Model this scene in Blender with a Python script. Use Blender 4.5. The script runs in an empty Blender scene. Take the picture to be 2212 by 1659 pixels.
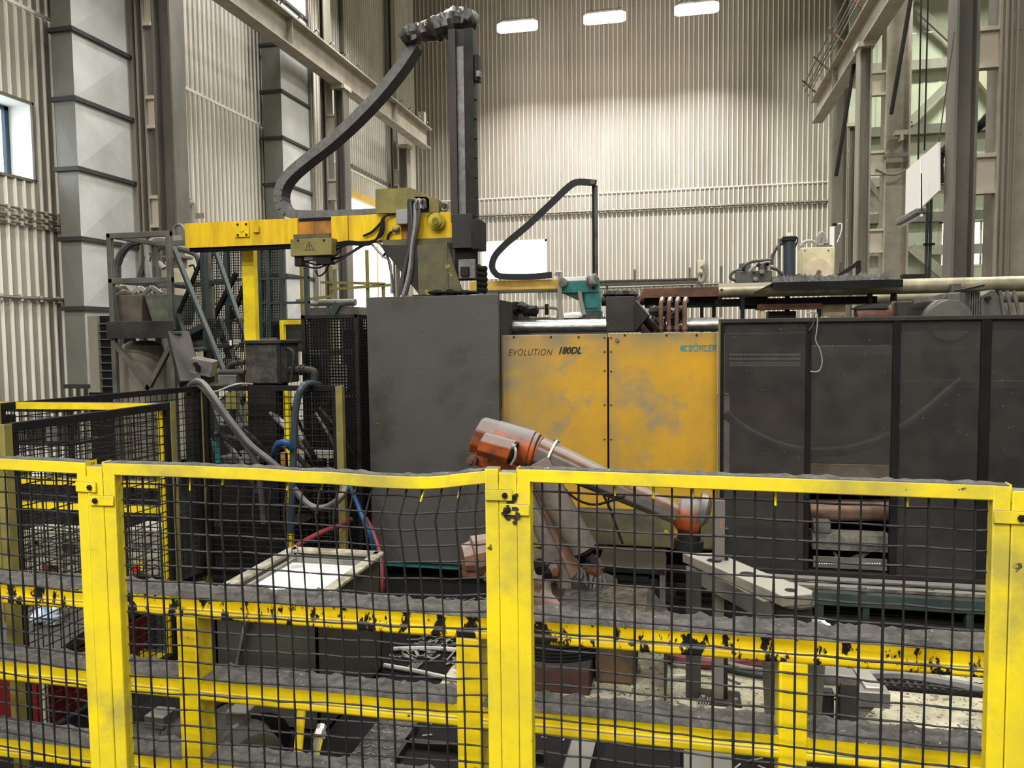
import bpy, math, random
from math import sin, cos, tan, atan, radians, pi
from mathutils import Vector, Matrix, noise
random.seed(11)
scene = bpy.context.scene
COL = scene.collection
# ------------------------------------------------------------ camera (2212 x 1659 photograph)
F = 1661.0
YAW, PITCH, ROLL = radians(12.4), atan(0.0629), 0.0115
EYE = Vector((0, 0, 2.0))
fwd = Vector((-sin(YAW) * cos(PITCH), cos(YAW) * cos(PITCH), -sin(PITCH)))
r0 = Vector((cos(YAW), sin(YAW), 0)); u0 = r0.cross(fwd)
rgt = r0 * cos(ROLL) - u0 * sin(ROLL); upv = u0 * cos(ROLL) + r0 * sin(ROLL)
cam = bpy.data.cameras.new('camera'); cam.sensor_width = 36; cam.lens = F * 36 / 2212
cam.clip_start = 0.05; cam.clip_end = 200
cam_o = bpy.data.objects.new('camera', cam); COL.objects.link(cam_o); scene.camera = cam_o
m3 = Matrix((rgt, upv, -fwd)).transposed()
cam_o.matrix_world = Matrix.Translation(EYE) @ m3.to_4x4()
# ------------------------------------------------------------ world, lamps, exposure
scene.view_settings.view_transform = 'Standard'; scene.view_settings.look = 'None'
scene.view_settings.exposure = 0.0; scene.view_settings.gamma = 1.0; scene.view_settings.use_curve_mapping = False
wd = bpy.data.worlds.new('overcast_sky'); scene.world = wd; wd.use_nodes = True
bgn = wd.node_tree.nodes['Background']; bgn.inputs[0].default_value = (0.84, 0.93, 1.0, 1); bgn.inputs[1].default_value = 5.0
def area(name, loc, sx, sy, power, col=(1, .96, .9), spread=150, rot=(0, 0, 0)):
    l = bpy.data.lights.new(name, 'AREA'); l.shape = 'RECTANGLE'; l.size = sx; l.size_y = sy
    l.energy = power; l.color = col; l.spread = radians(spread)
    o = bpy.data.objects.new(name, l); o.location = loc; o.rotation_euler = rot; COL.objects.link(o); return o
LAMP_X = (-4.85, -2.22, 0.42); LAMP_Y = 23.4; LAMP_Z = 11.3
for x in LAMP_X: area('bay_and_fill_light', (x, LAMP_Y, LAMP_Z - .1), 1.15, .3, 300, (1, .98, .945), 126)
for y, pw in ((17, 290), (10.5, 270), (4.5, 170), (-1, 200), (-6, 560), (-11, 760)):          # other high bays above the frame; rows behind the camera are added frontal fill
    for x in (-6.5, -1.8, 2.8): area('bay_and_fill_light', (x, y, LAMP_Z), 1.3, .5, pw * 1.12, (1, .985, .955), 158)
for y in (22.5, 16, 9): area('aisle_light', (7.6, y, 12.2), 1.4, .5, 520, (.93, 1, .85), 160)
# ------------------------------------------------------------ pixel -> ray of the photograph, cut by a world plane
def ray(px, py): return fwd + rgt * ((px - 1106) / F) - upv * ((py - 829.5) / F)
def PY(px, py, y): d = ray(px, py); return EYE + d * (y / d.y)
def PX(px, py, x): d = ray(px, py); return EYE + d * (x / d.x)
def PZ(px, py, z): d = ray(px, py); return EYE + d * ((z - 2.0) / d.z)
# ------------------------------------------------------------ mesh builder
Zv = Vector((0, 0, 1))
class G:
    def __init__(s): s.v = []; s.f = []; s.mi = []
    def add(s, vs, fs, mi=0):
        o = len(s.v); s.v += [tuple(v) for v in vs]
        for f in fs: s.f.append(tuple(i + o for i in f)); s.mi.append(mi)
        return s
    def box(s, x0, x1, y0, y1, z0, z1, mi=0):
        if x0 > x1: x0, x1 = x1, x0
        if y0 > y1: y0, y1 = y1, y0
        if z0 > z1: z0, z1 = z1, z0
        v = [(x, y, z) for z in (z0, z1) for y in (y0, y1) for x in (x0, x1)]
        return s.add(v, [(0, 2, 3, 1), (4, 5, 7, 6), (0, 1, 5, 4), (2, 6, 7, 3), (0, 4, 6, 2), (1, 3, 7, 5)], mi)
    def hexa(s, v8): return s.add(v8, [(0, 2, 3, 1), (4, 5, 7, 6), (0, 1, 5, 4), (2, 6, 7, 3), (0, 4, 6, 2), (1, 3, 7, 5)])
    def obox(s, c, ax, ay, az):
        c = Vector(c); return s.hexa([c + ax * i + ay * j + az * k for k in (-1, 1) for j in (-1, 1) for i in (-1, 1)])
    def bar(s, a, b, w, h=None, up=Zv):
        a = Vector(a); b = Vector(b); h = h or w; d = (b - a).normalized()
        if abs(d.dot(up)) > .98: up = Vector((0, 1, 0))
        sx = d.cross(up).normalized(); sz = sx.cross(d)
        return s.obox((a + b) / 2, (b - a) / 2, sx * w / 2, sz * h / 2)
    def frame(s, d):
        d = d.normalized(); u = Zv if abs(d.z) < .9 else Vector((0, 1, 0))
        a = d.cross(u).normalized(); return a, a.cross(d)
    def cyl(s, a, b, r, r2=None, n=14, caps=True):
        a = Vector(a); b = Vector(b); r2 = r if r2 is None else r2; x, y = s.frame(b - a)
        vs = [a + (x * cos(2 * pi * i / n) + y * sin(2 * pi * i / n)) * r for i in range(n)] + \
             [b + (x * cos(2 * pi * i / n) + y * sin(2 * pi * i / n)) * r2 for i in range(n)]
        fs = [(i, (i + 1) % n, n + (i + 1) % n, n + i) for i in range(n)]
        if caps: fs += [tuple(range(n))[::-1], tuple(range(n, 2 * n))]
        return s.add(vs, fs)
    def lathe(s, a, b, prof, n=18):
        a = Vector(a); b = Vector(b); x, y = s.frame(b - a); k = len(prof); vs = []
        for t, r in prof:
            c = a.lerp(b, t); vs += [c + (x * cos(2 * pi * i / n) + y * sin(2 * pi * i / n)) * max(r, 1e-4) for i in range(n)]
        fs = [(j * n + i, j * n + (i + 1) % n, (j + 1) * n + (i + 1) % n, (j + 1) * n + i) for j in range(k - 1) for i in range(n)]
        fs += [tuple(range(n))[::-1], tuple(range((k - 1) * n, k * n))]
        return s.add(vs, fs)
    def tube(s, pts, r, n=8, sub=5, jit=0, square=None):
        pts = [Vector(p) for p in pts]
        if sub > 1 and len(pts) > 2:
            q = [pts[0] * 2 - pts[1]] + pts + [pts[-1] * 2 - pts[-2]]; out = []
            for i in range(1, len(q) - 2):
                p0, p1, p2, p3 = q[i - 1:i + 3]
                for k in range(sub):
                    t = k / sub
                    out.append(.5 * ((2 * p1) + (p2 - p0) * t + (2 * p0 - 5 * p1 + 4 * p2 - p3) * t * t + (3 * p1 - p0 - 3 * p2 + p3) * t ** 3))
            out.append(pts[-1]); pts = out
        vs = []; d0 = (pts[1] - pts[0]).normalized(); x, y = s.frame(d0)
        for i, p in enumerate(pts):
            d = (pts[min(i + 1, len(pts) - 1)] - pts[max(i - 1, 0)]).normalized()
            x = (x - d * x.dot(d)).normalized(); y = d.cross(x)
            rr = r * (1 + random.uniform(-jit, jit))
            if square:
                w, h = square; cs = [(w, h), (-w, h), (-w, -h), (w, -h)]
                vs += [p + x * a_ + y * b_ for a_, b_ in cs]
            else:
                vs += [p + (x * cos(2 * pi * k / n) + y * sin(2 * pi * k / n)) * rr for k in range(n)]
        if square: n = 4
        m = len(pts); fs = [(j * n + k, j * n + (k + 1) % n, (j + 1) * n + (k + 1) % n, (j + 1) * n + k) for j in range(m - 1) for k in range(n)]
        fs += [tuple(range(n))[::-1], tuple(range((m - 1) * n, m * n))]
        return s.add(vs, fs)
    def prism(s, poly, axis, a, b):
        """poly: 2-D outline in the two other axes (order x,y,z), pushed along axis from a to b"""
        def mk(p, t): return {'x': (t, p[0], p[1]), 'y': (p[0], t, p[1]), 'z': (p[0], p[1], t)}[axis]
        n = len(poly); vs = [mk(p, a) for p in poly] + [mk(p, b) for p in poly]
        fs = [(i, (i + 1) % n, n + (i + 1) % n, n + i) for i in range(n)] + [tuple(range(n))[::-1], tuple(range(n, 2 * n))]
        return s.add(vs, fs)
    def pbox(s, x0, y0, x1, y1, Y, d):
        """a box whose front lies in the plane Y; its front edges are read off the photograph"""
        xm, ym = (x0 + x1) / 2, (y0 + y1) / 2
        return s.box(PY(x0, ym, Y).x, PY(x1, ym, Y).x, Y, Y + d, PY(xm, y1, Y).z, PY(xm, y0, Y).z)
    def blob(s, c, rx, ry, rz, n=8, m=5, amp=.2, seed=0):
        vs = []; c = Vector(c)
        for j in range(m + 1):
            th = pi * j / m
            for i in range(n):
                ph = 2 * pi * i / n
                d = Vector((sin(th) * cos(ph), sin(th) * sin(ph), cos(th)))
                k = 1 + amp * noise.noise(d * 2.3 + Vector((seed, seed * 1.7, 3)))
                vs.append(c + Vector((d.x * rx, d.y * ry, d.z * rz)) * k)
        fs = [(j * n + i, (j + 1) * n + i, (j + 1) * n + (i + 1) % n, j * n + (i + 1) % n) for j in range(m) for i in range(n)]
        return s.add(vs, fs)
    def mound(s, a, b, w, h, nx, ny, amp, seed=0):
        """a rough layer of swarf lying along a -> b, w wide"""
        a = Vector(a); b = Vector(b); d = b - a; sd = d.normalized().cross(Zv).normalized(); vs = []
        for i in range(nx + 1):
            for j in range(ny + 1):
                e = 1 if 0 < j < ny and 0 < i < nx else 0
                p = a + d * (i / nx) + sd * (w * (j / ny - .5))
                z = e * (h + amp * noise.noise(Vector((p.x * 23 + seed, p.y * 23, 1.3))) + amp * .6 * noise.noise(Vector((p.x * 61, p.y * 61, seed))))
                vs.append(p + Zv * max(z, 0.0005))
        fs = [(i * (ny + 1) + j, i * (ny + 1) + j + 1, (i + 1) * (ny + 1) + j + 1, (i + 1) * (ny + 1) + j) for i in range(nx) for j in range(ny)]
        return s.add(vs, fs)
# ------------------------------------------------------------ objects
def setp(o, label=None, cat=None, group=None, kind=None):
    for k, v in (('label', label), ('category', cat), ('group', group), ('kind', kind)):
        if v: o[k] = v
    return o
def mesh_of(name, g, mats, ang=35):
    me = bpy.data.meshes.new(name); me.from_pydata(g.v, [], g.f); me.update()
    for m in (mats if isinstance(mats, (list, tuple)) else [mats]): me.materials.append(m)
    if any(g.mi): me.polygons.foreach_set('material_index', g.mi)
    if ang:
        me.polygons.foreach_set('use_smooth', [True] * len(me.polygons)); me.set_sharp_from_angle(angle=radians(ang))
    return me
def mk(name, g, mats, parent=None, bev=0, ang=35, label=None, kind=None):
    me = g if isinstance(g, bpy.types.Mesh) else mesh_of(name, g, mats, ang)
    o = bpy.data.objects.new(name, me); COL.objects.link(o)
    if parent: o.parent = parent
    if bev:
        b = o.modifiers.new('bevel', 'BEVEL'); b.width = bev; b.segments = 2; b.limit_method = 'ANGLE'; b.angle_limit = radians(40)
    return setp(o, label=label, kind=kind)
def thing(name, label, cat, group=None, kind=None):
    o = bpy.data.objects.new(name, None); o.empty_display_size = .1; COL.objects.link(o); return setp(o, label, cat, group, kind)
def one(name, g, mats, label, cat, group=None, bev=0, ang=35, kind=None):
    return setp(mk(name, g, mats, None, bev, ang), label, cat, group, kind)
def struct(name, g=None, mats=None, parent=None, ang=35):
    if g is None: o = bpy.data.objects.new(name, None); COL.objects.link(o)
    else: o = mk(name, g, mats, parent, 0, ang)
    if parent: o.parent = parent
    else: o['kind'] = 'structure'
    return o
def dup(o, delta=(0, 0, 0), label=None, group=None, parent=None):
    c = o.copy(); COL.objects.link(c); c.parent = parent
    c.location = o.location + Vector(delta) if parent is None else o.location
    for ch in o.children: dup(ch, parent=c)
    if label: c['label'] = label
    if group: c['group'] = group
    return c
# ------------------------------------------------------------ materials
def hx(h):
    c = [int(h[i:i + 2], 16) / 255 for i in (1, 3, 5)]
    return tuple((x / 12.92 if x <= .04045 else ((x + .055) / 1.055) ** 2.4) for x in c) + (1,)
def mat(name, col, rough=.6, metal=0, var=None, vs=4, vw=.12, streak=1, chip=None, cs=30, ct=.6, cstreak=1, dust=None, damt=.85, bump=0, bs=60, spec=.4, soot=None, ss=1.2, st=.55):
    m = bpy.data.materials.new(name); m.use_nodes = True; nt = m.node_tree; N = nt.nodes; L = nt.links
    b = N['Principled BSDF']; b.inputs['Roughness'].default_value = rough; b.inputs['Metallic'].default_value = metal
    b.inputs['Specular IOR Level'].default_value = spec
    tc = N.new('ShaderNodeTexCoord'); col = hx(col)
    def nz(scale, st_, detail=5):
        mp = N.new('ShaderNodeMapping'); mp.inputs['Scale'].default_value = (1, 1, st_); L.new(tc.outputs['Object'], mp.inputs[0])
        n = N.new('ShaderNodeTexNoise'); n.inputs['Scale'].default_value = scale; n.inputs['Detail'].default_value = detail; n.inputs['Roughness'].default_value = .62
        L.new(mp.outputs[0], n.inputs['Vector']); return n.outputs['Fac']
    def ramp(fac, a, bb):
        r = N.new('ShaderNodeMapRange'); r.inputs['From Min'].default_value = a; r.inputs['From Max'].default_value = bb; L.new(fac, r.inputs['Value']); return r.outputs[0]
    def mix(fac, a, c):
        x = N.new('ShaderNodeMix'); x.data_type = 'RGBA'
        L.new(fac, x.inputs['Factor'])
        if isinstance(a, tuple): x.inputs['A'].default_value = a
        else: L.new(a, x.inputs['A'])
        x.inputs['B'].default_value = c; return x.outputs['Result']
    out = col
    if var: out = mix(ramp(nz(vs, streak), .5 - vw, .5 + vw), out, hx(var))
    if soot: out = mix(ramp(nz(ss, 1, 6), st, st + .16), out, hx(soot))
    if chip: out = mix(ramp(nz(cs, cstreak, 6), ct, ct + .025), out, hx(chip))
    if dust:
        ge = N.new('ShaderNodeNewGeometry'); sx = N.new('ShaderNodeSeparateXYZ'); L.new(ge.outputs['Normal'], sx.inputs[0])
        f1 = ramp(sx.outputs['Z'], .35, .8); mu = N.new('ShaderNodeMath'); mu.operation = 'MULTIPLY'
        L.new(f1, mu.inputs[0]); L.new(ramp(nz(25, 1), .5 - damt * .45, .55 - damt * .2), mu.inputs[1]); out = mix(mu.outputs[0], out, hx(dust))
    if isinstance(out, tuple): b.inputs['Base Color'].default_value = out
    else: L.new(out, b.inputs['Base Color'])
    if bump:
        bp = N.new('ShaderNodeBump'); bp.inputs['Strength'].default_value = bump; bp.inputs['Distance'].default_value = .01
        L.new(nz(bs, 1), bp.inputs['Height']); L.new(bp.outputs[0], b.inputs['Normal'])
    return m
def emis(name, col, k):
    m = bpy.data.materials.new(name); m.use_nodes = True; b = m.node_tree.nodes['Principled BSDF']
    b.inputs['Base Color'].default_value = (0, 0, 0, 1); b.inputs['Emission Color'].default_value = hx(col); b.inputs['Emission Strength'].default_value = k; return m
def screen_mat(name, col, a):
    """fine wire cloth: a share of it is open"""
    m = mat(name, col, .8, 0, var='#3a3835', vs=5); nt = m.node_tree; N = nt.nodes; L = nt.links
    o = N['Material Output']; b = N['Principled BSDF']; t = N.new('ShaderNodeBsdfTransparent'); x = N.new('ShaderNodeMixShader'); x.inputs[0].default_value = a
    L.new(t.outputs[0], x.inputs[1]); L.new(b.outputs[0], x.inputs[2]); L.new(x.outputs[0], o.inputs[0]); return m
MT = dict(
    wall=mat('liner_flat', '#a49c90', .55, 0, var='#8f877b', vs=1.1, streak=.3, vw=.2), rib=mat('liner_rib', '#f1ebdf', .5, 0, var='#ddd5c6', vs=1.5, streak=.3),  # ribs are coloured paler than flats to imitate edges catching the light
    green=mat('aisle_wall', '#c6c8b4', .6, 0, var='#b3b6a0', vs=1, streak=.3),
    dark_liner=mat('upper_liner', '#6b655d', .6, 0), ceil=mat('ceiling_sheet', '#4a4844', .8),
    oily=mat('oily_floor', '#151413', .8, 0, var='#0c0b0b', vs=2.5, vw=.2, chip='#5f5b54', cs=60, ct=.72, spec=.15), aisle=mat('aisle_floor', '#6b665c', .7, 0, var='#504c44', vs=1.5),
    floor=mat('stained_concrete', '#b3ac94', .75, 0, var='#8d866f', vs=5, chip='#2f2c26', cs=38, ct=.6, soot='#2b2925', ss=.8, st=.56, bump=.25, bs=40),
    duct=mat('galvanised_duct', '#cfcecb', .45, .1, var='#aeaca7', vs=1.4, vw=.25), duct_shaded=mat('shaded_duct', '#83827a', .5, .1, var='#6f6e67', vs=1.5, vw=.3),  # second tone paints shade onto the duct's darker faces
    flange=mat('duct_flange', '#3f403e', .6, .3), steel=mat('painted_column', '#8e887c', .6, 0, var='#7a7468', vs=2, streak=.2, dust='#4b4741'),
    girder=mat('crane_girder', '#a39a8b', .6, 0, var='#8f8677', vs=2, dust='#4b4741', chip='#655f55', cs=9, ct=.68), dsteel=mat('dark_column', '#6f6a60', .65, 0, var='#5b574f', vs=2, streak=.3),
    batten=mat('batten', '#b5ab99', .6), pipe=mat('conduit', '#7d776c', .5, .3, dust='#45423c'),
    yellow=mat('safety_yellow', '#ecd00c', .5, 0, var='#cdb212', vs=6, vw=.16, chip='#2a2618', cs=24, ct=.685, dust='#4b4842', bump=.08, bs=25),
    yframe=mat('fence_yellow', '#e8cf0e', .52, 0, var='#c9b62e', vs=4, vw=.16, soot='#aa9c40', ss=3, st=.5, chip='#4a4428', cs=16, ct=.685, dust='#5d5a52', damt=1, bump=.1, bs=18),
    ychip=mat('chipped_yellow', '#f0cf0c', .5, 0, var='#dcb90c', vs=7, chip='#17150f', cs=17, ct=.535, cstreak=.5, dust='#4b4842', bump=.1, bs=20),
    ybeam=mat('gantry_yellow', '#e9c400', .55, 0, var='#b8930c', vs=9, streak=.12, vw=.16, chip='#5b4a14', cs=14, ct=.67, cstreak=.25, dust='#4a463c'),
    ydirty=mat('grimy_yellow', '#5f583a', .65, 0, var='#464334', vs=5, vw=.14, chip='#a8921f', cs=7, ct=.62, dust='#38352e'),
    ypale=mat('pale_yellow', '#d8b25a', .6, 0, var='#c29c48', vs=3), yolive=mat('olive_yellow', '#80763c', .6, 0, var='#686236', vs=6, dust='#57522f'),
    dust=mat('swarf_dust', '#5a5753', .95, 0, var='#423f3c', vs=30, chip='#a7a29a', cs=70, ct=.66, bump=.6, bs=90),
    wire=mat('mesh_wire', '#1e1d1b', .65, .1, var='#11100f', vs=40, spec=.5), dwire=mat('dark_mesh_wire', '#1c1b1a', .6, .2, var='#121110', vs=30, spec=.3),
    black=mat('black_grime_and_shade', '#100f0f', .75, 0, var='#1a1817', vs=4, spec=.2), grime=mat('grey_grime', '#393733', .75, 0, var='#2b2926', vs=3, vw=.15, soot='#1f1d1b', dust='#47443f', bump=.3, bs=30, spec=.25),  # the black serves real grime and several painted-in shade pieces
    plate=mat('dark_plate', '#4d4b49', .55, .2, var='#42403e', vs=2.2, vw=.2, soot='#37352f', ss=2.2, st=.54, chip='#63605a', cs=90, ct=.72),
    iron=mat('dark_iron', '#242220', .6, .3, var='#191816', vs=8, dust='#393632', spec=.3), rust=mat('rusty_iron', '#6b4430', .75, .1, var='#46342a', vs=9, dust='#5c5149'),
    rail=mat('rail_steel', '#a39f97', .4, .5, var='#6d6a63', vs=9, dust='#b5b0a6'), chrome=mat('bright_tie_bar', '#d9d9d7', .22, .9, var='#a8a6a2', vs=14, streak=3),
    tie=mat('dull_tie_bar', '#a79f86', .4, .55, var='#7d7762', vs=7, vw=.16), zinc=mat('zinc_steel', '#7a7976', .45, .4, var='#5b5a56', vs=9, dust='#8b867e'),
    orange=mat('robot_orange', '#9a4516', .5, 0, var='#5f3219', vs=9, chip='#2b211a', cs=22, ct=.64, dust='#6b6763', damt=1, bump=.1),
    robgrey=mat('robot_dusty', '#524e4a', .6, .1, var='#6d6057', vs=7, dust='#77716c', chip='#3c3733', cs=26, ct=.68, bump=.15), pink=mat('robot_faded', '#83614f', .6, 0, var='#5c4537', vs=8, vw=.16, dust='#877a70', chip='#3a302a', cs=18, ct=.64, bump=.1),
    dgreen=mat('dark_green_steel', '#36423f', .55, 0, var='#2a3331', vs=5, dust='#42453f'), teal=mat('teal_paint', '#2f7a76', .5, 0, var='#276462', vs=5), grey=mat('grey_paint', '#5c5a54', .6, 0, var='#47453f', vs=4, dust='#65625b', soot='#35332f'),
    stair=mat('green_stair', '#2b3532', .55, 0, var='#222a28', vs=5, dust='#343a37'), tank=mat('cream_tank', '#c7bfa9', .55, 0, var='#9d9582', vs=4, vw=.16), tanklow=mat('grimy_tank', '#8d8476', .65, 0, var='#635b50', vs=5, vw=.2, streak=.4),
    cream=mat('cream_box', '#d9cfa8', .6, 0, var='#c0b48c', vs=6, chip='#837a5c', cs=11, ct=.68), white=mat('white_paint', '#e9e8e2', .5, 0), milk=mat('milky_coolant', '#f7f6f2', .3, 0, var='#efede8', vs=3),
    banner=mat('white_board', '#e6e4dd', .6, 0), pale=mat('pale_cabinet', '#b5b2a3', .55, 0, var='#a09c8d', vs=5, chip='#8b887a', cs=12, ct=.68), red=mat('dark_red', '#5f0f0e', .5, 0, var='#5a0e0c', vs=5), bred=mat('bright_red', '#e0231c', .4, 0),
    hose=mat('rubber_hose', '#4b4946', .5, 0, var='#38363a', vs=9, dust='#75716b'), hosel=mat('grey_hose', '#8f8b84', .45, .1, dust='#b5b1a9'), hoseb=mat('blue_hose', '#1c4f85', .45, 0, var='#14304f', vs=9, vw=.2), hoser=mat('red_hose', '#7f2f35', .5, 0, var='#56262a', vs=9, vw=.2),
    blueblack=mat('blue_black_hose', '#333c44', .35, 0), bag=mat('wrapping_film', '#4c4a46', .28, .3, var='#2b2a28', vs=8, chip='#b9b5ad', cs=13, ct=.68, bump=.8, bs=14),
    chain=mat('energy_chain', '#1e1e22', .55, 0, var='#151518', vs=14), chaint=mat('chain_band', '#6b6967', .55, 0, var='#575553', vs=20), copper=mat('copper_pipe', '#7d5c4c', .45, .3, var='#5c463c', vs=12, dust='#8f7f74'),
    ydoor=mat('door_yellow', '#c4951a', .5, .05, var='#a78434', vs=1.9, vw=.16, soot='#837a62', ss=2.4, st=.55, chip='#a9a189', cs=4, ct=.69, bump=.15, bs=4),
    ink=mat('black_ink', '#2a281f', .6, 0), tealink=mat('teal_ink', '#3f7d80', .6, 0), fitting=mat('white_fitting', '#e7e3da', .5, 0), gold=mat('faded_gold', '#665d38', .5, 0),
    lamp=emis('lamp_glow', '#fff6e8', 30), board=mat('chipboard_floor', '#cfc8a8', .75, 0, var='#b0a886', vs=22, vw=.14), rubber=mat('black_rubber', '#0f0e0e', .85, 0, spec=.2), tread=mat('tread_plate', '#5d5a55', .45, .4, var='#383632', vs=26, bump=.5, bs=30),
    insul=mat('corroded_copper', '#b37a4c', .5, .1, var='#96623a', vs=12), alu=mat('aluminium_scrap', '#b5b2ac', .35, .7),
)
def edge_grime(m, x0, x1, z0, z1, col):
    '''soot rubbed in along a panel's left and top edges (object space, metres from its left and top)'''
    nt = m.node_tree; N = nt.nodes; L = nt.links; b = N['Principled BSDF']; src = b.inputs['Base Color'].links[0].from_socket
    tc = N.new('ShaderNodeTexCoord'); sp = N.new('ShaderNodeSeparateXYZ'); L.new(tc.outputs['Object'], sp.inputs[0]); n = N.new('ShaderNodeTexNoise'); n.inputs['Scale'].default_value = 3; n.inputs['Detail'].default_value = 6; L.new(tc.outputs['Object'], n.inputs['Vector'])
    def mr(v, a, bb):
        r = N.new('ShaderNodeMapRange'); r.inputs['From Min'].default_value = a; r.inputs['From Max'].default_value = bb; L.new(v, r.inputs['Value']); return r.outputs[0]
    def op(o, a, bb):
        q = N.new('ShaderNodeMath'); q.operation = o; q.use_clamp = True; L.new(a, q.inputs[0])
        if isinstance(bb, float): q.inputs[1].default_value = bb
        else: L.new(bb, q.inputs[1])
        return q.outputs[0]
    e = op('MAXIMUM', mr(sp.outputs['X'], x1, x0), mr(sp.outputs['Z'], z0, z1)); f = op('MULTIPLY', e, mr(n.outputs['Fac'], .3, .55)); x = N.new('ShaderNodeMix'); x.data_type = 'RGBA'
    L.new(f, x.inputs['Factor']); L.new(src, x.inputs['A']); x.inputs['B'].default_value = hx(col); L.new(x.outputs['Result'], b.inputs['Base Color'])
MT['screen'] = screen_mat('wire_cloth', '#2b2927', .6)
gl = bpy.data.materials.new('window_glass'); gl.use_nodes = True; _n = gl.node_tree; _b = _n.nodes['Principled BSDF']
_t = _n.nodes.new('ShaderNodeBsdfTransparent'); _g = _n.nodes.new('ShaderNodeBsdfGlossy'); _g.inputs['Roughness'].default_value = .05
_x = _n.nodes.new('ShaderNodeMixShader'); _x.inputs[0].default_value = .08; _n.links.new(_t.outputs[0], _x.inputs[1]); _n.links.new(_g.outputs[0], _x.inputs[2]); _n.links.new(_x.outputs[0], _n.nodes['Material Output'].inputs[0]); MT['glass'] = gl
tl = bpy.data.materials.new('translucent_sheet'); tl.use_nodes = True; _n = tl.node_tree
_t = _n.nodes.new('ShaderNodeBsdfTranslucent'); _t.inputs[0].default_value = (.92, .92, .9, 1); _d = _n.nodes.new('ShaderNodeBsdfDiffuse'); _d.inputs[0].default_value = (.8, .8, .76, 1)
_x = _n.nodes.new('ShaderNodeMixShader'); _x.inputs[0].default_value = .3; _n.links.new(_t.outputs[0], _x.inputs[1]); _n.links.new(_d.outputs[0], _x.inputs[2]); _n.links.new(_x.outputs[0], _n.nodes['Material Output'].inputs[0]); MT['sheet'] = tl
# ============================================================ the hall
XL, YB, XR, YF, ZC = -9.1, 26.0, 12.0, -15.0, 14.5
SEAM = 6.7
g = G().box(-12, 13, YF, YB + 1, -.2, 0); fl = struct('floor'); mk('oily_slab', g, MT['oily'], fl)
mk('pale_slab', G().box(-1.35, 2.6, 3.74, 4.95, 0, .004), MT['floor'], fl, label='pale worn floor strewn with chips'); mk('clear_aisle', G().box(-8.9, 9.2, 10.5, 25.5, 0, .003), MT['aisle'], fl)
g = G().box(-10, 13, YF, YB + 1, ZC, ZC + .2); struct('ceiling', g, MT['ceil'])
def corr(g, a, b, z0, z1, nrm, pitch=.15, depth=.03):
    """profiled liner sheet from a to b (plan points), ribs standing out along nrm"""
    a = Vector((a[0], a[1], 0)); b = Vector((b[0], b[1], 0)); L = (b - a).length; d = (b - a) / L; nv = Vector((nrm[0], nrm[1], 0))
    k = max(1, round(L / pitch)); p = L / k; pr = []
    for i in range(k):
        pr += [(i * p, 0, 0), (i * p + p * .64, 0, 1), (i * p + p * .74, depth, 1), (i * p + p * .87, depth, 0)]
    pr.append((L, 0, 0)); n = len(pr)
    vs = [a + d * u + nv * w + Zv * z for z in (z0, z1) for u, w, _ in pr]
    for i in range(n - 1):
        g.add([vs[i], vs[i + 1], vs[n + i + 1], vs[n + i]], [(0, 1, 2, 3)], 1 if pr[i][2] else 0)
    return g
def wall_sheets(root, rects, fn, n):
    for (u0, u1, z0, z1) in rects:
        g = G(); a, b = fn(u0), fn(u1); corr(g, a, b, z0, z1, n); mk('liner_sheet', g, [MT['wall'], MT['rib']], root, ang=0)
# left wall, window_1 and door_1 cut out
w1a, w1b = 7.5, PX(68, 300, XL).y; w1z0, w1z1 = PX(68, 388, XL).z, PX(68, 228, XL).z
d1a, d1b = PX(757, 600, XL).y, PX(871, 600, XL).y; d1z = PX(757, 425, XL).z
wl = struct('wall_left'); fL = lambda u: (XL, u)
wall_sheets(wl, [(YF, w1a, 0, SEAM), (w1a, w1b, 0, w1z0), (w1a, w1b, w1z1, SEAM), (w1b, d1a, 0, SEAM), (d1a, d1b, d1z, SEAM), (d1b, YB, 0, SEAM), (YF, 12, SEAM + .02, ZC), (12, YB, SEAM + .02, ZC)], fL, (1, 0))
# back wall, window_2 and window_3 cut out
q0, q1 = PY(1040, 522, YB), PY(1182, 600, YB); r0_, r1_ = PY(2030, 478, YB), PY(2148, 575, YB)
XM = PY(1800, 500, YB).x
wb = struct('wall_back'); fB = lambda u: (u, YB)
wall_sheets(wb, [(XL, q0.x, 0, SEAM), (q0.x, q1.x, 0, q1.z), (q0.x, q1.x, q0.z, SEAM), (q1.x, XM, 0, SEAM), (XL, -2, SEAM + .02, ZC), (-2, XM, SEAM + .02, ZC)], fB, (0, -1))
for (u0, u1, z0, z1) in [(XM, r0_.x, 0, 11), (r0_.x, r1_.x, 0, r1_.z), (r0_.x, r1_.x, r0_.z, 11), (r1_.x, XR, 0, 11), (XM, XR, 11, ZC)]:
    g = G(); corr(g, (u0, YB), (u1, YB), z0, z1, (0, -1), .45, .02); mk('aisle_sheet', g, [MT['green'], MT['green']], wb, ang=0)
g = G(); corr(g, (XR, YB), (XR, YF), 0, ZC, (-1, 0), .45); struct('wall_right', g, [MT['green'], MT['green']], ang=0)
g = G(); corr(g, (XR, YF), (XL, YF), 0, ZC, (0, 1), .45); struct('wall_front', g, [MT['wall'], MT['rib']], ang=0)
# seam flashings
g = G(); g.bar((XL + .04, YF, SEAM), (XL + .04, YB, SEAM), .02, .05); struct('trim_1', g, MT['rib'])
g = G(); g.bar((XL, YB - .035, SEAM), (XM, YB - .035, SEAM), .012, .03); struct('trim_2', g, MT['rib'])
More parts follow.
